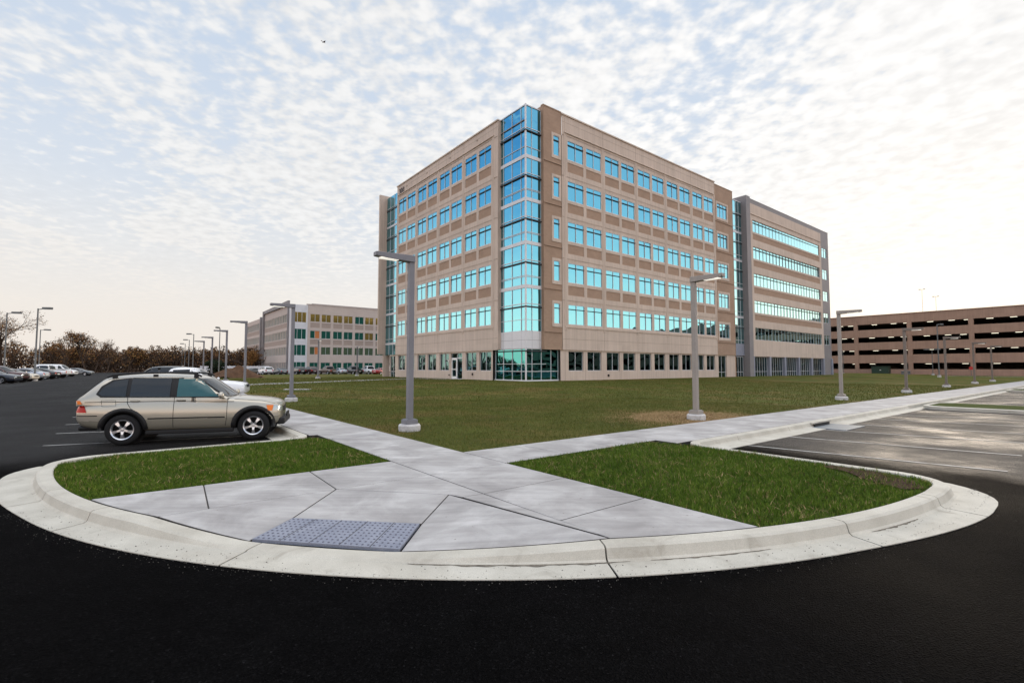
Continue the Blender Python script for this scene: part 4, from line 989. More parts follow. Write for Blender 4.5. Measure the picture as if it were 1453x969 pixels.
def body_mesh(sp, pm, lower, arch):
    L0, L1 = sp['L0'], sp['L1']
    bm = bmesh.new(); xs = sorted(set([L0, L0+.05, L0+.14, L0+.32, L1-.05, L1-.14, L1-.32]+list(np.linspace(L0+.55, L1-.55, 13)))); rings = []
    for x in xs:
        w, zb, zt = lerp_tab(sp['wid'], x), lerp_tab(sp['bot'], x), lerp_tab(sp['top'], x); h = zt-zb
        half = [(0, zb), (w*.80, zb), (w*.95, zb+.05), (w*.985, zb+.24*h), (w, zb+.45*h), (w*.995, zb+.62*h), (w*.965, zb+.80*h), (w*.93, zt-.05), (w*.84, zt), (w*.4, zt+.022), (0, zt+.028)]
        ring = [(x, -y, z) for y, z in half]+[(x, y, z) for y, z in half[-2:0:-1]]; rings.append([bm.verts.new(v) for v in ring])
    n = len(rings[0])
    for r0, r1 in zip(rings, rings[1:]):
        for i in range(n): bm.faces.new((r0[i], r1[i], r1[(i+1) % n], r0[(i+1) % n]))
    bm.faces.new(rings[0][::-1]); bm.faces.new(rings[-1])
    bmesh.ops.recalc_face_normals(bm, faces=bm.faces)
    me = bpy.data.meshes.new('body'); bm.to_mesh(me); bm.free()
    o = bpy.data.objects.new('tmp', me); COL.objects.link(o); s = o.modifiers.new('s', 'SUBSURF'); s.levels = 3 if lower else 2; s.render_levels = s.levels
    bpy.context.view_layer.update(); ev = o.evaluated_get(bpy.context.evaluated_depsgraph_get()); b1 = bpy.data.meshes.new_from_object(ev); bpy.data.objects.remove(o)
    bm = bmesh.new(); bm.from_mesh(b1)
    for f in bm.faces: f.smooth = True
    hb = sp['wb']/2
    dead = [f for f in bm.faces if abs(f.calc_center_median().y) > .5 and min(math.hypot(f.calc_center_median().x-c, f.calc_center_median().z-sp['wr']) for c in (hb, -hb)) < arch]
    bmesh.ops.delete(bm, geom=dead, context='FACES')
    if lower:
        for f in bm.faces:
            if f.calc_center_median().z < lower: f.material_index = 1
    # cabin
    prof = sp['prof']; z0 = prof[0][1]; w0 = lerp_tab(sp['wid'], 0)*.95; hw = lambda z: w0-max(0, z-z0)*sp['tumble']
    T = [-1, -.985, -.94, -.82, -.5, 0, .5, .82, .94, .985, 1]; pf = []
    for (xa, za), (xb, zb) in zip(prof, prof[1:]):
        pf += [(xa+(xb-xa)*k/3, za+(zb-za)*k/3) for k in range(3)]
    pf.append(prof[-1]); pf = [(x, z) for x, z in pf]
    for _ in range(2): pf = [pf[0]]+[((pf[i-1][0]+2*pf[i][0]+pf[i+1][0])/4, (pf[i-1][1]+2*pf[i][1]+pf[i+1][1])/4) for i in range(1, len(pf)-1)]+[pf[-1]]
    grid = []
    for x, z in pf:
        row = []
        for t in T:
            e = abs(t); drop = sp['crown']*e*e+(.05*max(0, (e-.8)/.2)**2)*min(1, (z-z0)*4)
            xx = x-.10*e*e*(1 if x > 0 and z < prof[2][1] else 0)
            row.append(bm.verts.new((xx, hw(z)*t, z-drop*min(1, max(0, (z-z0))*4))))
        grid.append(row)
    for r0, r1 in zip(grid, grid[1:]):
        for i in range(len(T)-1): bm.faces.new((r0[i], r0[i+1], r1[i+1], r1[i])).smooth = True
    for s in (0, -1):
        prev = None
        for row in grid:
            tv = row[s]; sg = -1 if s == 0 else 1; col = []
            for k in range(1, 4):
                z = tv.co.z+(z0-.12-tv.co.z)*k/3; col.append(bm.verts.new((tv.co.x, sg*(hw(z) if z > z0 else w0), z)))
            col = [tv]+col
            if prev:
                for k in range(3): bm.faces.new((prev[k], col[k], col[k+1], prev[k+1])).smooth = True
            prev = col
    me = bpy.data.meshes.new('body'); bm.to_mesh(me); bm.free(); me.materials.append(pm[0]); me.materials.append(pm[1]); return me
AX = {'r': ((0, -3, 0), (0, 1, 0), lambda u, v: (u, v), 0, 2), 'l': ((0, 3, 0), (0, -1, 0), None, 0, 2), 'f': ((5, 0, 0), (-1, 0, 0), None, 1, 2), 'b': ((-5, 0, 0), (1, 0, 0), None, 1, 2)}
def project(bvh, side, u, v, off):
    if side in 'rl': o = Vector((u, -3 if side == 'r' else 3, v)); d = Vector((0, 1 if side == 'r' else -1, 0))
    elif side in 'fb': o = Vector((5 if side == 'f' else -5, u, v)); d = Vector((-1 if side == 'f' else 1, 0, 0))
    else: o = Vector((u, v, 4)); d = Vector((0, 0, -1))
    h = bvh.ray_cast(o, d)
    if h[0] is None: return None
    return h[0]-d*off
def panel(bvh, side, poly, off, name, mat, parent, cuts=3, thick=.012):
    bm = bmesh.new(); vs = [bm.verts.new((p[0], p[1], 0)) for p in poly]; bm.faces.new(vs)
    bmesh.ops.triangulate(bm, faces=bm.faces[:])
    bmesh.ops.subdivide_edges(bm, edges=bm.edges[:], cuts=cuts, use_grid_fill=True)
    bmesh.ops.triangulate(bm, faces=bm.faces[:]); dead = []
    for v in bm.verts:
        q = project(bvh, side, v.co.x, v.co.y, off)
        if q is None: dead.append(v)
        else: v.co = q
    if dead: bmesh.ops.delete(bm, geom=dead, context='VERTS')
    if not bm.faces: bm.free(); return None
    for f in bm.faces: f.smooth = True
    bmesh.ops.recalc_face_normals(bm, faces=bm.faces)
    me = bpy.data.meshes.new(name); bm.to_mesh(me); bm.free(); me.materials.append(mat)
    o = bpy.data.objects.new(name, me); COL.objects.link(o); o.parent = parent; return o
def seam(mb, bvh, side, pts, w=.008, off=.003):
    pts = resample(pts, .06); q = []
    for i, (u, v) in enumerate(pts):
        a = pts[max(i-1, 0)]; b = pts[min(i+1, len(pts)-1)]; d = Vector((b[0]-a[0], b[1]-a[1])); d.normalize(); n = (-d.y*w/2, d.x*w/2)
        p0, p1 = project(bvh, side, u+n[0], v+n[1], off), project(bvh, side, u-n[0], v-n[1], off)
        if p0 is not None and p1 is not None: q.append((p0, p1))
    for (a, b), (c, d) in zip(q, q[1:]): mb.quad(a, c, d, b)
WHEELS = {}
def wheel_meshes(r, w=.24, detail=True):
    key = (round(r, 3), detail)
    if key in WHEELS: return WHEELS[key]
    t = MB(); n = 36 if detail else 20
    t.lathe([(r*.64, -w/2+.01), (r*.70, -w/2), (r*.93, -w/2+.005), (r*.985, -w/2+.03), (r, -w/2+.06), (r, w/2-.06), (r*.985, w/2-.03), (r*.93, w/2-.005), (r*.70, w/2), (r*.64, w/2-.01)], n, 0, None, 'Y')
    t.lathe([(0, .02), (r*.66, .02)], n, 0, None, 'Y')
    tm = t.mesh('wheel', M['rubber'], True)
    f = MB(); y0 = -w/2
    f.lathe([(r*.55, y0+.05), (r*.585, y0+.01), (r*.635, y0-.003), (r*.66, y0+.012), (r*.655, y0+.06)], n, 0, None, 'Y')
    f.lathe([(0, y0+.012), (r*.11, y0+.014), (r*.15, y0+.035), (r*.16, y0+.07)], 16, 0, None, 'Y')
    for k in range(5):
        A = 2*PI*k/5+PI/2; Mx = Matrix.Rotation(A, 4, 'Y')
        pts = [(r*.08, -r*.09), (r*.30, -r*.055), (r*.60, -r*.12), (r*.60, r*.12), (r*.30, r*.055), (r*.08, r*.09)]
        vs = [Mx @ Vector((x, y0+.02-(.012 if abs(z) < r*.07 else 0), z)) for x, z in pts]+[Mx @ Vector((x, y0+.075, z)) for x, z in pts]
        f.add(vs, [(0, 1, 2, 3, 4, 5)]+[(i, (i+1) % 6, 6+(i+1) % 6, 6+i) for i in range(6)])
    fm = f.mesh('rim', M['alloy']); WHEELS[key] = (tm, fm); return tm, fm
PROTO = {}
def make_car(kind, name, label, cat, pm, X, Y, Z, rz, group=None, hero=False):
    sp = SPECS[kind]; root = thing(name, label, cat, (X, Y, Z), rz, group)
    lower = .60 if (kind == 'suv' and hero) else 0
    arch_r = sp['wr']+(.075 if hero else .05); me = body_mesh(sp, pm, lower, arch_r); body = put('body', me, root, (0, 0, 0))
    bm = bmesh.new(); bm.from_mesh(me); bvh = BVHTree.FromBMesh(bm)
    zt = sp['prof']; cu = 4 if hero else 2; glass = M['car_glass']
    fl_, f2 = zt[0], zt[1]; hwz = lambda z: lerp_tab(sp['wid'], 0)*.95-max(0, z-zt[0][1])*sp['tumble']
    for s in 'rl':
        if hero and sp['dlo']: panel(bvh, s, sp['dlo'], .007, 'window_surround', M['black'], root, 6)
        for i, poly in enumerate(sp['side']):
            panel(bvh, s, poly, .016 if hero else .009, 'side_window', (M['car_glass_teal'] if i == 0 and hero else glass), root, 6 if hero else 3)
    # windscreen and rear window (projected along the car)
    z0, z1 = zt[0][1]+.05, zt[2][1]-.05
    panel(bvh, 'f', [(-hwz(z0)*.90, z0), (hwz(z0)*.90, z0), (hwz(z1)*.90, z1), (-hwz(z1)*.90, z1)], .028, 'windscreen', glass, root, 8 if hero else 4)
    z0, z1 = zt[-1][1]+(.08 if kind != 'pickup' else .12), zt[-3][1]-.06
    if kind != 'van': panel(bvh, 'b', [(-hwz(z0)*.84, z0), (hwz(z0)*.84, z0), (hwz(z1)*.84, z1), (-hwz(z1)*.84, z1)], .022, 'rear_window', glass, root, 8 if hero else 4)
    else:
        for s in (1, -1): panel(bvh, 'b', [(s*.08, 1.35), (s*.70, 1.35), (s*.66, 1.8), (s*.08, 1.8)], .006, 'rear_window', glass, root, cu)
    # wheels and their dark arches
    wr = sp['wr']; W = sp['W']; hb = sp['wb']/2
    tm, fm = wheel_meshes(wr, .245, hero)
    for sx in (hb, -hb):
        for sy in (-1, 1):
            wq = lerp_tab(sp['wid'], sx)
            wo = put('wheel', tm, root, (sx, sy*(wq-.135), wr), 0 if sy < 0 else PI); put('rim', fm, wo, (0, 0, 0))
            a = MB(); zc = wr; zlow = lerp_tab(sp['bot'], sx)+.03; wd = .07 if hero else .055
            al = lambda r: math.asin(max(-.95, min(.95, (zlow-zc)/r)))
            inn, out = arch_r-.035, arch_r+wd; ts = np.linspace(0, 1, 29)
            ring = [[(sx+r*math.cos(al(r)+(PI-2*al(r))*t), zc+r*math.sin(al(r)+(PI-2*al(r))*t)) for t in ts] for r in (inn, out)]
            yo = [abs((project(bvh, 'r', x, z, 0) or Vector((0, -wq, 0))).y) for x, z in ring[1]]
            yo = [max(min(y, wq+.01), wq-.12) for y in yo]
            vs = []
            for k in range(29):
                (xi, zi), (xo, zo) = ring[0][k], ring[1][k]
                vs += [(xo, sy*(yo[k]-.03), zo), (xo, sy*(yo[k]+.012), zo), (xi, sy*(yo[k]+.02), zi), (xi, sy*(wq-.34), zi)]
            a.add(vs, [(k*4+j, k*4+j+1, k*4+j+5, k*4+j+4) for k in range(28) for j in range(3)])
            a.build('wheel_arch', M['black'], root, True)
            a = MB(); n_ = 24; ri = arch_r-.02
            a.add([(sx+ri*math.cos(2*PI*k/n_), sy*(wq-.30), zc+ri*math.sin(2*PI*k/n_)) for k in range(n_)], [list(range(n_))]); a.build('wheel_liner', M['black'], root)
    zl0 = lerp_tab(sp['top'], sp['L1']-.06); xb = sp['L0']
    L1_ = sp['L1']
    hz = {'suv': (.70, .86), 'sedan': (.56, .69), 'pickup': (.82, 1.0), 'van': (.72, .90)}[kind]
    for s in (1, -1):
        wf = lerp_tab(sp['wid'], L1_-.1)
        panel(bvh, 'f', [(s*wf*.48, hz[0]), (s*wf*1.0, hz[0]+.03), (s*wf*1.0, hz[1]), (s*wf*.48, hz[1]-.02)], .008, 'headlight', M['clear_lens'], root, cu)
        tz = {'suv': (.80, 1.08), 'sedan': (.70, .88), 'pickup': (.72, 1.04), 'van': (.75, 1.15)}[kind]; wb_ = lerp_tab(sp['wid'], sp['L0']+.05)
        panel(bvh, 'b', [(s*wb_*.70, tz[0]), (s*wb_*1.02, tz[0]), (s*wb_*1.02, tz[1]), (s*wb_*.70, tz[1])], .008, 'tail_light', M['red_light'], root, cu)
    panel(bvh, 'f', [(-.36, hz[0]-.02), (.36, hz[0]-.02), (.36, hz[1]-.04), (-.36, hz[1]-.04)], .007, 'grille', M['black'], root, cu)
    panel(bvh, 'b', [(-.26, .66 if kind != 'sedan' else .60), (.26, .66 if kind != 'sedan' else .60), (.26, .78 if kind != 'sedan' else .72), (-.26, .78 if kind != 'sedan' else .72)], .010, 'number_plate', M['white'], root, cu)
    for s in (1, -1):
        m_ = MB(); zx = zt[0][1]+.05; xm = zt[0][0]-.22; y = hwz(zx)
        m_.lathe([(0, -.085), (.055, -.075), (.085, -.03), (.088, .03), (.06, .075), (0, .085)], 14, 0, Matrix.Translation((xm, s*(y+.12), zx+.03)) @ Matrix.Diagonal((.75, 1.25, 1, 1)) @ Matrix.Rotation(PI/2, 4, 'X'))
        m_.tube((xm, s*(y-.02), zx-.02), (xm, s*(y+.08), zx), .03, .025, 8); m_.build('mirror', pm[0], root, True)
    if kind == 'pickup':
        b_ = MB(); b_.box(-2.74, -1.02, -.80, .80, 1.155, 1.185); b_.build('bed_cover', M['black'], root)
    if hero:
        sm_ = MB()
        for s in 'rl':
            seam(sm_, bvh, s, [(.80, 1.09), (.80, .60), (.76, .33)], .012); seam(sm_, bvh, s, [(-.37, 1.13), (-.37, .33)], .012)
            seam(sm_, bvh, s, [(-1.34, 1.15), (-1.33, 1.0), (-1.26, .88), (-1.14, .80)], .012)
            seam(sm_, bvh, s, [(-2.18, 1.045), (-.7, 1.04), (.95, 1.0)], .016)
            seam(sm_, bvh, s, [(-.90, .625), (.76, .615)], .032); seam(sm_, bvh, s, [(-2.36, .72), (-1.92, .72)], .022)
            seam(sm_, bvh, s, [(-1.86, 1.08), (-1.58, 1.08), (-1.56, .94), (-1.84, .94), (-1.86, 1.08)], .008)
            seam(sm_, bvh, s, [(.95, 1.06), (1.6, 1.0), (1.9, .92)], .008)
        sm_.build('door_seam', M['black'], root)
        for s in (1, -1):
            sd = 'l' if s > 0 else 'r'
            for hx in (-.22, -1.18):
                q = project(bvh, sd, hx, 1.055, .012); h_ = MB(); h_.lathe([(0, -.10), (.016, -.095), (.022, -.05), (.022, .05), (.016, .095), (0, .10)], 10, 0, Matrix.Translation(q) @ Matrix.Rotation(PI/2, 4, 'Y'))
                h_.build('door_handle', pm[1], root, True)
            r_ = MB(); pts = [(.16, 1.62), (.04, 1.69), (-.6, 1.725), (-1.3, 1.71), (-1.72, 1.665), (-1.84, 1.61)]
            for p, q in zip(pts, pts[1:]): r_.tube((p[0], s*.66, p[1]+.02), (q[0], s*.66, q[1]+.02), .022, .022, 8)
            for x in (.04, -.84, -1.68): r_.box(x-.05, x+.05, s*.66-.02, s*.66+.02, 1.60, 1.70)
            r_.build('roof_rail', M['black'], root)
            wf = lerp_tab(sp['wid'], 2.1)
            panel(bvh, sd, [(1.74, .74), (1.84, .745), (1.86, .885), (1.70, .89)], .010, 'indicator', M['amber'], root, 3)
            panel(bvh, sd, [(1.85, .745), (2.03, .75), (2.03, .86), (1.87, .885)], .010, 'headlight', M['clear_lens'], root, 3)
            panel(bvh, sd, [(-2.14, .80), (-2.36, .80), (-2.38, .99), (-2.22, 1.0)], .010, 'tail_light', M['red_light'], root, 3)
            panel(bvh, sd, [(-2.225, 1.005), (-2.37, .995), (-2.36, 1.08), (-2.27, 1.09)], .010, 'indicator', M['amber'], root, 3)
        bp_ = MB(); bp_.box(1.84, 2.14, -.70, .70, .36, .54); bp_.build('front_bumper', M['black'], root, bevel=.05)
        bp_ = MB(); bp_.box(-2.36, -1.98, -.74, .74, .36, .48); bp_.build('rear_bumper', M['black'], root, bevel=.05)
        sl_ = MB()
        for s in (-1, 1): sl_.box(-.95, .95, min(s*.80, s*.90), max(s*.80, s*.90), .235, .33)
        sl_.build('sill', M['black'], root, bevel=.02)
        pl_ = MB(); pl_.box(2.12, 2.15, -.26, .26, .54, .66); pl_.build('plate_holder', M['black'], root)
        panel(bvh, 'b', [(-.55, 1.60), (.55, 1.60), (.55, 1.64), (-.55, 1.64)], .012, 'spoiler', pm[0], root, 3)
    bm.free(); return root
champ = (paint('champagne_paint', (.42, .39, .33), .5, .30), paint('champagne_cladding', (.22, .205, .165), .35, .45))
tone = lambda n, c, m=.3: (paint(n, c, m), paint(n+'_trim', tuple(x*.6 for x in c), m))
HY = R(19.1)        # the stalls by the walk are entered nose first at this heading
hx, hy = math.cos(HY), math.sin(HY)
rx_, ry_ = -9.38-.93*math.sin(HY)*1.0, 11.83+.90*math.cos(HY)
make_car('suv', 'champagne_suv', 'champagne coloured sport utility vehicle parked nose to the walk beside the grass island', 'car', champ, rx_+1.41*hx, ry_+1.41*hy, 0, HY, 'cars parked along the left walk', True)
white = tone('white_paint_car', (.72, .73, .75), .05); black = tone('black_paint_car', (.012, .013, .015), .1); navy = tone('navy_paint_car', (.022, .028, .045)); maroon = tone('maroon_paint_car', (.055, .014, .016))
silver = tone('silver_paint_car', (.42, .45, .50), .55); cream = tone('cream_paint_car', (.55, .50, .42), .1); red = tone('red_paint_car', (.30, .012, .02), .2); grey = tone('grey_paint_car', (.13, .14, .15), .45); bronze = tone('bronze_paint_car', (.20, .15, .12), .4)
def site_car(kind, name, label, cat, pm, a, b, rz, group):
    w_ = S(a, b); return make_car(kind, name, label, cat, pm, w_.x, w_.y, G(b), rz, group)
g1 = 'cars parked along the left walk'
pk = site_car('pickup', 'white_pickup', 'white pickup truck parked just beyond the champagne car, nose towards the walk', 'pickup truck', white, -28.95, -8.5, HY, g1); pk.scale = (.93,)*3
bk = site_car('suv', 'black_suv', 'black car behind the white pickup, only its dark roof and screen showing', 'car', black, -30.0, .6, HY+PI, g1); bk.scale = (.93,)*3
g2_ = 'cars parked in the far left row'
for (k, n, lab, cat, pm, a, b, rz) in [
    ('suv', 'cream_car', 'cream car cut by the left edge, headlight showing', 'car', cream, -42.8, 25.2, HY),
    ('sedan', 'navy_sedan', 'dark navy sedan at the left end of the row, dark wheel showing', 'car', navy, -41.6, 28.6, HY),
    ('suv', 'maroon_suv', 'dark maroon sport utility vehicle with bright headlights in the far left row', 'car', maroon, -41.4, 33.0, HY),
    ('sedan', 'pale_sedan', 'pale sedan half hidden behind the dark maroon car', 'car', cream, -41.3, 37.2, HY),
    ('sedan', 'silver_sedan', 'silver blue sedan with its tail towards the aisle, left of a black sedan', 'car', silver, -41.0, 42.5, HY+PI),
    ('sedan', 'black_sedan', 'black sedan with red tail lamps between the silver sedan and the white pickup', 'car', black, -40.6, 50.0, HY+PI),
    ('pickup', 'white_pickup', 'white pickup truck in the far left row, tail towards the aisle', 'pickup truck', white, -40.6, 58.0, HY+PI),
    ('van', 'white_van', 'white panel van at the far end of the left row', 'van', white, -40.4, 72.0, HY),
    ('sedan', 'grey_sedan', 'dark grey sedan beyond the white van', 'car', grey, -38.5, 84.0, HY)]:
    site_car(k, n, lab, cat, pm, a, b, rz, g2_)
g3 = 'cars parked before the far office building'
for (k, n, lab, cat, pm, px_, Yw, tail) in [
    ('sedan', 'black_sedan', 'black sedan at the left end of the row before the far building', 'car', black, -54.8, 104, 0),
    ('suv', 'white_suv', 'white sport utility vehicle seen from behind before the far building', 'car', white, -50.6, 100, 1),
    ('sedan', 'grey_sedan', 'grey sedan seen from behind next to the white utility vehicle', 'car', grey, -48.0, 101, 1),
    ('suv', 'black_suv', 'black sport utility vehicle beside the square arm lamp post, far row', 'car', black, -45.2, 103, 1),
    ('suv', 'maroon_suv', 'dark red sport utility vehicle seen from behind before the glazed bay', 'car', maroon, -43.1, 104, 1),
    ('pickup', 'bronze_pickup', 'bronze pickup truck seen from behind before the copper blind', 'pickup truck', bronze, -39.2, 104, 1),
    ('sedan', 'silver_sedan', 'silver sedan before the far building entrance', 'car', silver, -36.4, 103, 1),
    ('pickup', 'black_pickup', 'black pickup truck to the right of the far building entrance', 'pickup truck', black, -33.4, 102.5, 1),
    ('pickup', 'white_pickup', 'white pickup truck seen from behind near the right end of the far row', 'pickup truck', white, -30.3, 103, 1),
    ('sedan', 'red_sedan', 'bright red sedan at the right end of the far row, beside the office wall', 'car', red, -27.4, 102.5, 0),
    ('van', 'white_van', 'white van behind the red sedan at the right end of the far row', 'van', white, -28.0, 110, 1)]:
    make_car(k, n, lab, cat, pm, px_, Yw, .37, UA+PI/2+R(8) if tail else UA+R(30), g3)

# ------------------------------------------------------------------ TREES
def tree_arrays(rng, H, spread=.42, leaves=900, leaf=.16, twigs=True, trunk_r=.16, low=.28, depth=4, droop=.0, wood_scale=1.0):
    """returns (wood quads, twig tris, leaf quads) as vertex arrays; a trunk that forks into limbs, branches and twigs"""
    wood = []; tw = []; tips = []
    def seg(p, q, r0, r1):
        d = q-p; d = d/np.linalg.norm(d); a = np.cross(d, [0.3, .9, .1]); a /= np.linalg.norm(a); b = np.cross(d, a); n = 5 if r0 > .05 else 3
        t = np.linspace(0, 2*PI, n, endpoint=False); c = np.cos(t)[:, None]*a+np.sin(t)[:, None]*b
        P0 = p+c*r0; P1 = q+c*r1
        for i in range(n):
            j = (i+1) % n; wood.append([P0[i], P0[j], P1[j], P1[i]])
    def grow(p, d, L_, r, lev):
        k = 3 if lev < 2 else 2; q = p
        for i in range(k):
            d = d+rng.normal(0, .10+.05*lev, 3); d[2] += .05-droop*lev*.03; d = d/np.linalg.norm(d); q2 = q+d*L_/k
            seg(q, q2, r*(1-.25*i/k), r*(1-.25*(i+1)/k)); q = q2
            if lev and lev < depth and rng.random() < .75: child(q, d, L_, r, lev)
        if lev < depth:
            for _ in range(rng.integers(2, 4)): child(q, d, L_, r, lev)
        else: tips.append(q)
    def child(q, d, L_, r, lev):
        ax = rng.normal(0, 1, 3); ax -= d*ax.dot(d); ax /= np.linalg.norm(ax); s = spread*rng.uniform(.6, 1.5)+.08*lev
        e = d*math.cos(s)+ax*math.sin(s); grow(q, e/np.linalg.norm(e), L_*rng.uniform(.58, .82), r*.60, lev+1)
    grow(np.zeros(3)-[0, 0, .3], np.array([0, 0, 1.0]), H*low, trunk_r*wood_scale, 0)
    tips = np.array(tips); hmax = tips[:, 2].max(); wood = np.array(wood); sc = H/hmax
    wood = wood*sc; tips = tips*sc
    if twigs:
        n = len(tips); m = 7; b = np.repeat(tips, m, 0); d = rng.normal(0, 1, (n*m, 3)); d[:, 2] = np.abs(d[:, 2])*.8+.1; d /= np.linalg.norm(d, axis=1)[:, None]
        l = rng.uniform(.03, .085, n*m)[:, None]*H; s = np.cross(d, rng.normal(0, 1, (n*m, 3))); s /= np.linalg.norm(s, axis=1)[:, None]
        w_ = .0014*H+.006; tw = np.stack([b-s*w_, b+s*w_, b+d*l], 1)
    k = rng.integers(0, len(tips), leaves); c = tips[k]+rng.normal(0, .035*H, (leaves, 3))
    u = rng.normal(0, 1, (leaves, 3)); u /= np.linalg.norm(u, axis=1)[:, None]; v = np.cross(u, rng.normal(0, 1, (leaves, 3))); v /= np.linalg.norm(v, axis=1)[:, None]
    z = leaf*rng.uniform(.5, 1.4, leaves)[:, None]
    lf = np.stack([c-u*z, c-v*z*.6, c+u*z, c+v*z*.6], 1)
    return wood, (tw if twigs else np.zeros((0, 3, 3))), lf
def part_from(name, quads, mats, parent, k, mi=None):
    v = quads.reshape(-1, 3); f = np.arange(len(v)).reshape(-1, k); o = np_mesh(name, v, f, mats, k, mi); o.parent = parent; return o
def tree(name, label, X, Y, H, seed, leafm, leaves, leaf, group=None, **kw):
    rng = np.random.default_rng(seed); w_, t_, l_ = tree_arrays(rng, H, leaves=leaves, leaf=leaf, **kw)
    r = thing(name, label, 'tree', (X, Y, .2), rng.uniform(0, 6), group)
    part_from('trunk', w_, [M['bark']], r, 4)
    c = part_from('crown', l_, leafm, r, 4, rng.integers(0, len(leafm), len(l_)))
    if len(t_): part_from('twigs', t_, [M['twig']], c, 3)
    return r
LF = [M['leaf_rust'], M['leaf_gold'], M['leaf_dark']]
tg = 'bare autumn trees at the edge of the wood'
for X, Y, H, sd, lv, lf, kw, lab in [
    (-114, 108, 14.0, 3, 1500, .12, dict(spread=.30), 'tall bare tree with a few rusty leaves at the left edge of the wood'),
    (-118, 112, 13.0, 5, 1600, .13, dict(spread=.40), 'leafier rust coloured tree cut by the left edge'),
    (-101, 116, 10.0, 8, 1500, .16, dict(), 'russet tree behind the tallest light pole'),
    (-118, 138, 9.6, 12, 500, .10, dict(spread=.5), 'wide bare branched tree standing out at the right end of the tall wood'),
    (-127, 139, 9.2, 17, 2200, .18, dict(), 'round golden brown tree left of the wide bare tree'),
    (-112, 142, 7.2, 21, 2400, .20, dict(spread=.55, low=.2), 'low rounded golden tree right of the wide bare tree')]:
    tree('autumn_tree', lab, X, Y, H, sd, LF, lv, lf, tg, **kw)
tree('evergreen_shrub', 'dark green shrub between the lamp posts beyond the white pickup', -74, 122, 3.6, 31, [M['leaf_green']], 2600, .20, None, twigs=False, low=.12, spread=.7, depth=4)
tree('autumn_tree', 'golden tree at the left end of the far building', -80, 148, 6.6, 33, [M['leaf_gold'], M['leaf_rust']], 2600, .2, tg, low=.2)
# the wood beyond the car parks: one mass of bare crowns
def wood(name, spots, seed, protos=7):
    rng = np.random.default_rng(seed); P = []
    for i in range(protos):
        P.append(tree_arrays(rng, 1.0, leaves=520, leaf=.022, trunk_r=.013, spread=rng.uniform(.35, .55), low=rng.uniform(.18, .28), depth=3))
    W_, T_, L_, LM_ = [], [], [], []
    for X, Y, H in spots:
        w_, t_, l_ = P[rng.integers(0, protos)]; a = rng.uniform(0, 6.28); c, s = math.cos(a), math.sin(a); Rm = np.array([[c, s, 0], [-s, c, 0], [0, 0, 1]])*H*np.array([1.15, 1.15, 1.0]); o = np.array([X, Y, .1])
        W_.append(w_@Rm+o); T_.append(t_@Rm+o); L_.append(l_@Rm+o); LM_.append(np.where(rng.random(len(l_)) < .35, 1, rng.integers(1, 4, len(l_))))
    w_, t_, l_ = np.concatenate(W_), np.concatenate(T_), np.concatenate(L_); lm = np.concatenate(LM_)
    t4 = np.concatenate([t_, t_[:, 2:3]*1.0+0.002], 1); q = np.concatenate([w_, t4, l_]); mi = np.concatenate([np.zeros(len(w_)), np.full(len(t4), 4), lm]).astype(int)
    o = np_mesh(name, q.reshape(-1, 3), np.arange(len(q)*4).reshape(-1, 4), [M['bark'], M['leaf_dark'], M['leaf_rust'], M['leaf_gold'], M['twig']], 4, mi)
    return tag(o, None, None, None, 'stuff')
rs = random.Random(5); spots = []
for i in range(150):      # visible belt, left to the far building
    t = rs.random(); X = -190+t*125; Y = rs.uniform(150, 215)+max(0, (X+120))*.35; tall = 10.5 if X < -1.05*Y*.55 else 9.0
    H = (521.5-470)/691*Y*.18+rs.uniform(4.6, 7.0)
    if X/Y < -.86: H += rs.uniform(1.0, 2.6)
    spots.append((X, Y, H))
o = wood('woodland', spots, 41); tag(o, 'belt of brown autumn woodland along the left horizon', 'woodland')
spots = []
for i in range(190):      # the belt goes on round the left of the site
    a = R(rs.uniform(138, 262)); d = rs.uniform(170, 220); spots.append((d*math.cos(a), d*math.sin(a), rs.uniform(4.0, 6.5)))
for i in range(170):
    a = R(rs.uniform(262, 375)); d = rs.uniform(210, 260); spots.append((d*math.cos(a), d*math.sin(a), rs.uniform(7, 12)))
o = wood('woodland', spots, 43); tag(o, 'autumn woodland beyond the frame round the car parks', 'woodland')
spots = [(rs.uniform(-150, 60), rs.uniform(225, 280), rs.uniform(7, 9.5)) for i in range(60)]+[(rs.uniform(60, 260), rs.uniform(230, 280), rs.uniform(7, 9.5)) for i in range(40)]
o = wood('woodland', spots, 44); tag(o, 'distant brown woodland behind the far office building', 'woodland')

# ------------------------------------------------------------------ SMALLER THINGS
# dirt mound on the lawn
mb = MB(); n1, n2 = 40, 26; cx_, cy_ = S(-22.2, 33.0).x, S(-22.2, 33.0).y
cx_, cy_ = -37.2, 66.0; vs = []
for i in range(n1+1):
    for j in range(n2+1):
        u, v = i/n1*2-1, j/n2*2-1; rr = math.sqrt(u*u+v*v); h = max(0, 1-rr*(1+.12*math.sin(5*math.atan2(v, u))))**.9*1.75+.12*math.sin(7*u+3*v)*max(0, 1-rr)+.07*math.sin(17*u-9*v)*max(0, 1-rr)
        vs.append((cx_+u*3.6, cy_+v*3.0, .44+h))
mb.add(vs, [(i*(n2+1)+j, (i+1)*(n2+1)+j, (i+1)*(n2+1)+j+1, i*(n2+1)+j+1) for i in range(n1) for j in range(n2)])
tag(mb.build('dirt_mound', M['soil'], smooth=True), 'heap of reddish brown dirt beside the far lawn', 'mound')
# long pale site wall left of the far building
mb = MB()
for k in range(6): mb.box(-88+k*3.2, -88+k*3.2+3.15, 137.8, 138.0, .1, 2.3, 0)
for k in range(7): mb.box(-88.09+k*3.2, -87.93+k*3.2, 137.7, 138.1, .1, 2.4, 0)
tag(mb.build('pale_wall', M['white_panel']), 'long low pale panel wall left of the far office building', 'wall')
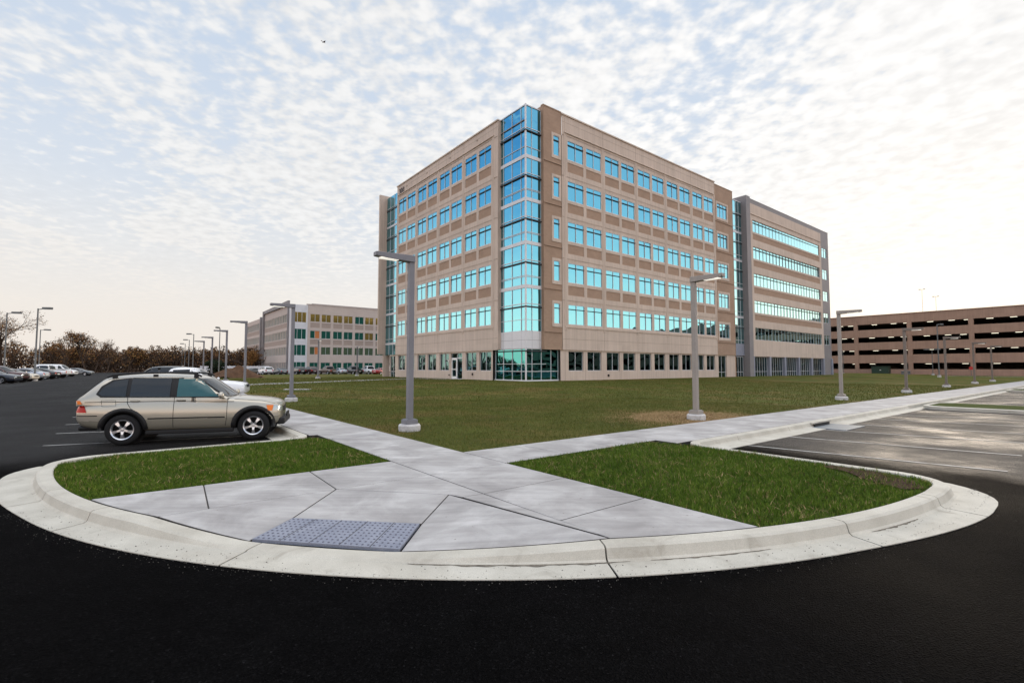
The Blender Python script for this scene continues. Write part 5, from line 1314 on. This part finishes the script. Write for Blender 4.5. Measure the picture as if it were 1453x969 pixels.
# transformer, utility cabinet, red sign and mulch by the garage
t = thing('transformer_box', 'dark green transformer cabinet against the garage wall', 'transformer', S(112.5, -.2, .0), UA)
b_ = MB(); b_.box(-.9, .9, -1.7, 1.7, 0, 2.1); b_.build('cabinet', M['green_box'], t, bevel=.04)
b_ = MB(); b_.box(-1.0, 1.0, -1.8, 1.8, 2.1, 2.2); b_.build('lid', M['green_box'], t, bevel=.03)
b_ = MB(); b_.box(-.93, -.9, -1.6, -.03, .15, 1.95); b_.box(-.93, -.9, .03, 1.6, .15, 1.95); b_.build('door', M['green_box'], t)
b_ = MB(); b_.box(-.95, -.93, -.25, .05, 1.2, 1.35); b_.build('notice', M['white'], t)
b_ = MB(); b_.box(-1.4, 1.4, -2.2, 2.2, -.3, .06); b_.build('plinth', M['foot'], t)
t = thing('utility_cabinet', 'low grey utility cabinet on the grass before the garage', 'cabinet', S(108.5, -5.9, 0), UA)
b_ = MB(); b_.box(-.5, .5, -.75, .75, .1, 1.0); b_.build('cabinet', M['util'], t, bevel=.05)
b_ = MB(); b_.prism([(-.58, .98), (.58, 1.04), (.58, 1.12), (-.58, 1.06)], -.85, .85, 0, lambda x, z, y: (x, y, z)); b_.build('lid', M['util'], t); b_ = MB(); b_.box(-.7, .7, -1.0, 1.0, -.2, .1); b_.build('plinth', M['foot'], t)
t = thing('red_sign', 'small red sign on a short post beside the far end of the right walk', 'sign', S(106, -17.3, 0), UA)
b_ = MB(); b_.tube((0, 0, -.3), (0, 0, 2.1), .03); b_.build('post', M['util'], t)
b_ = MB(); b_.prism([(.36*math.cos(R(22.5+45*k)), 1.75+.36*math.sin(R(22.5+45*k))) for k in range(8)], -.055, -.035, 0, lambda y, z, x: (x, y, z)); b_.build('sign_face', M['sign_red'], t)
sheet('mulch_bed', [113.2, 115.6], [-60, -20, -6.5], .06, M['mulch'])
sheet('garage_lawn', [63, 90, 113], [-31, -26, -22, -18]+bfine+[6, 12, 40], .10, M['lawn'])
mb = MB()
for a0, a1, b0, b1 in ((100.2, 101.8, -40, 20),):
    for k in range(int((b1-b0)/1.5)):
        mb.add([S(a, b, .115) for a, b in ((a0, b0+k*1.5), (a1, b0+k*1.5), (a1, b0+k*1.5+1.48), (a0, b0+k*1.5+1.48))], [(0, 1, 2, 3)])
tag(mb.build('garage_walk', M['slab']), kind='structure')
# a small dark bird high over the left of the scene
bw_ = MB()
bw_.lathe([(0, -.22), (.035, -.16), (.06, -.02), (.05, .1), (.02, .2), (.012, .24)], 8, 0, Matrix.Rotation(PI/2, 4, 'Y'))
for s in (1, -1): bw_.add([(.07, 0, 0), (.10, s*.28, .10), (.0, s*.58, .05), (-.06, s*.28, .09), (-.10, 0, 0), (.07, 0, .012), (.09, s*.28, .112), (0, s*.57, .056), (-.05, s*.28, .10), (-.09, 0, .012)], [(0, 1, 3, 4), (1, 2, 3), (5, 9, 8, 6), (6, 8, 7), (0, 5, 6, 1), (1, 6, 7, 2), (2, 7, 8, 3), (3, 8, 9, 4)])
bw_.prism([(-.2, -.03), (-.42, -.10), (-.42, .10), (-.2, .03)], -.01, .01)
bi = bw_.build('bird', M['bird']); bi.location = (-40*.4, 40, 1.87+40*.69); bi.rotation_euler = (.2, .1, .8); bi.scale = (.6,)*3; tag(bi, 'tiny dark reddish bird flying high in the clouded sky', 'bird')

# ------------------------------------------------------------------ SKY AND LIGHT
SUN_AZ = math.atan2(.67, .74); SUN_EL = R(8)         # low behind the garage, right of the view
wld = bpy.data.worlds.new('World'); SC.world = wld; wld.use_nodes = True; nt = wld.node_tree
bg = nt.nodes['Background']; bg.inputs['Strength'].default_value = .1
sky = N(nt, 'ShaderNodeTexSky', sky_type='NISHITA'); sky.sun_disc = False; sky.sun_elevation = SUN_EL; sky.sun_rotation = SUN_AZ; sky.air_density = 1.2; sky.dust_density = 1.5; sky.ozone_density = 1.5
tc = N(nt, 'ShaderNodeTexCoord'); sx = N(nt, 'ShaderNodeSeparateXYZ'); L(nt, tc.outputs['Generated'], sx.inputs[0])
X_, Y_, Z_ = sx.outputs; zz = math_(nt, 'MAXIMUM', Z_, 0.0)
zc = math_(nt, 'ADD', zz, .10)
cp = N(nt, 'ShaderNodeCombineXYZ'); L(nt, math_(nt, 'DIVIDE', X_, zc), cp.inputs[0]); L(nt, math_(nt, 'DIVIDE', Y_, zc), cp.inputs[1])
mp_ = N(nt, 'ShaderNodeMapping'); L(nt, cp.outputs[0], mp_.inputs['Vector']); mp_.inputs['Rotation'].default_value = (0, 0, R(-38)); mp_.inputs['Scale'].default_value = (1.0, .6, 1)
rl = math_(nt, 'SQRT', math_(nt, 'ADD', math_(nt, 'MULTIPLY', X_, X_), math_(nt, 'ADD', math_(nt, 'MULTIPLY', Y_, Y_), 1e-5)))
caz = math_(nt, 'DIVIDE', Y_, rl)                    # 1 straight ahead, -1 behind
side = maprange(nt, caz, .62, .36)                   # 1 away from the sunset side
saz = math_(nt, 'DIVIDE', X_, rl)
big = noise(nt, mp_.outputs[0], .9, 4, .55, .4); band = noise(nt, mp_.outputs[0], 2.6, 4, .6, .6); cell = noise(nt, cp.outputs[0], 17, 2, .5); fine = noise(nt, cp.outputs[0], 40, 3, .6)
dens = math_(nt, 'ADD', math_(nt, 'ADD', math_(nt, 'MULTIPLY', big, 1.15), math_(nt, 'MULTIPLY', band, .55)), math_(nt, 'ADD', math_(nt, 'MULTIPLY', cell, .60), math_(nt, 'MULTIPLY', fine, .24)))
dens = math_(nt, 'ADD', dens, math_(nt, 'MULTIPLY', saz, .14))
cloud = maprange(nt, dens, 1.04, 1.32)
veil = maprange(nt, zz, .38, .06, 0, .96)
cover = math_(nt, 'MAXIMUM', cloud, veil)
cover = math_(nt, 'MULTIPLY', cover, maprange(nt, side, 0, 1, 1, .48))
# clear gaps: pale blue ahead, deeper blue high to the sides and behind
gap_f = ramp(nt, zz, [(0, (.88, .85, .80)), (.12, (.84, .85, .86)), (.3, (.72, .79, .89)), (.6, (.60, .71, .87))])
gap_s = ramp(nt, zz, [(0, (3.0, 2.15, 1.7)), (.09, (2.7, 2.05, 1.65)), (.2, (1.55, 1.6, 1.6)), (.33, (.46, .80, 1.2)), (.5, (.22, .46, .90)), (1, (1.25, 1.15, 1.05))])
gap = mix(nt, side, gap_f, gap_s)
warm = maprange(nt, saz, -.6, .5)
hz_ = mix(nt, warm, (.94, .865, .79), (1.12, 1.06, .98)); hi_ = mix(nt, warm, (.90, .90, .90), (1.02, 1.01, 1.0))
cl_f = mix(nt, maprange(nt, zz, .0, .30), hz_, hi_)
shade = math_(nt, 'ADD', 1.0, math_(nt, 'MULTIPLY', math_(nt, 'SUBTRACT', maprange(nt, math_(nt, 'ADD', cell, math_(nt, 'MULTIPLY', band, .5)), .5, 1.0, .90, 1.06), 1.0), maprange(nt, zz, .05, .3)))
vm = N(nt, 'ShaderNodeVectorMath', operation='SCALE'); L(nt, cl_f, vm.inputs[0]); L(nt, shade, vm.inputs['Scale'])
cl_s = mix(nt, maprange(nt, zz, 0, .3), (3.0, 2.3, 1.85), (1.5, 1.5, 1.5))
cl = mix(nt, side, vm.outputs[0], cl_s)
col = mix(nt, cover, gap, cl)
zen = maprange(nt, zz, .62, .92, 1, 2.0)             # zenith out of view, brightened to light the ground and fronts
vz = N(nt, 'ShaderNodeVectorMath', operation='SCALE'); L(nt, col, vz.inputs[0]); L(nt, math_(nt, 'MULTIPLY', zen, 10.0), vz.inputs['Scale'])
fin = mix(nt, .94, sky.outputs[0], vz.outputs[0])
L(nt, fin, bg.inputs['Color'])
sun = bpy.data.lights.new('sun', 'SUN'); sun.energy = 1.5; sun.angle = R(10); sun.color = (1, .84, .66)
so = bpy.data.objects.new('sun', sun); COL.objects.link(so)
sd = Vector((math.sin(SUN_AZ)*math.cos(SUN_EL), math.cos(SUN_AZ)*math.cos(SUN_EL), math.sin(SUN_EL))); so.rotation_euler = sd.to_track_quat('Z', 'Y').to_euler(); so.location = (60, 60, 60)

# ------------------------------------------------------------------ CAMERA
cam = bpy.data.cameras.new('camera'); cam.sensor_width = 36; cam.lens = 36*691/1453; cam.clip_end = 6000; cam.clip_start = .05
cob = bpy.data.objects.new('camera', cam); COL.objects.link(cob); cob.location = (0, 0, 1.87); cob.rotation_euler = (PI/2+math.atan(37/691), 0, 0); SC.camera = cob
SC.view_settings.view_transform = 'Standard'; SC.view_settings.look = 'None'; SC.view_settings.exposure = 0; SC.view_settings.gamma = 1
SC.cycles.max_bounces = 6; SC.cycles.glossy_bounces = 4; SC.cycles.diffuse_bounces = 3; SC.cycles.caustics_reflective = False; SC.cycles.caustics_refractive = False
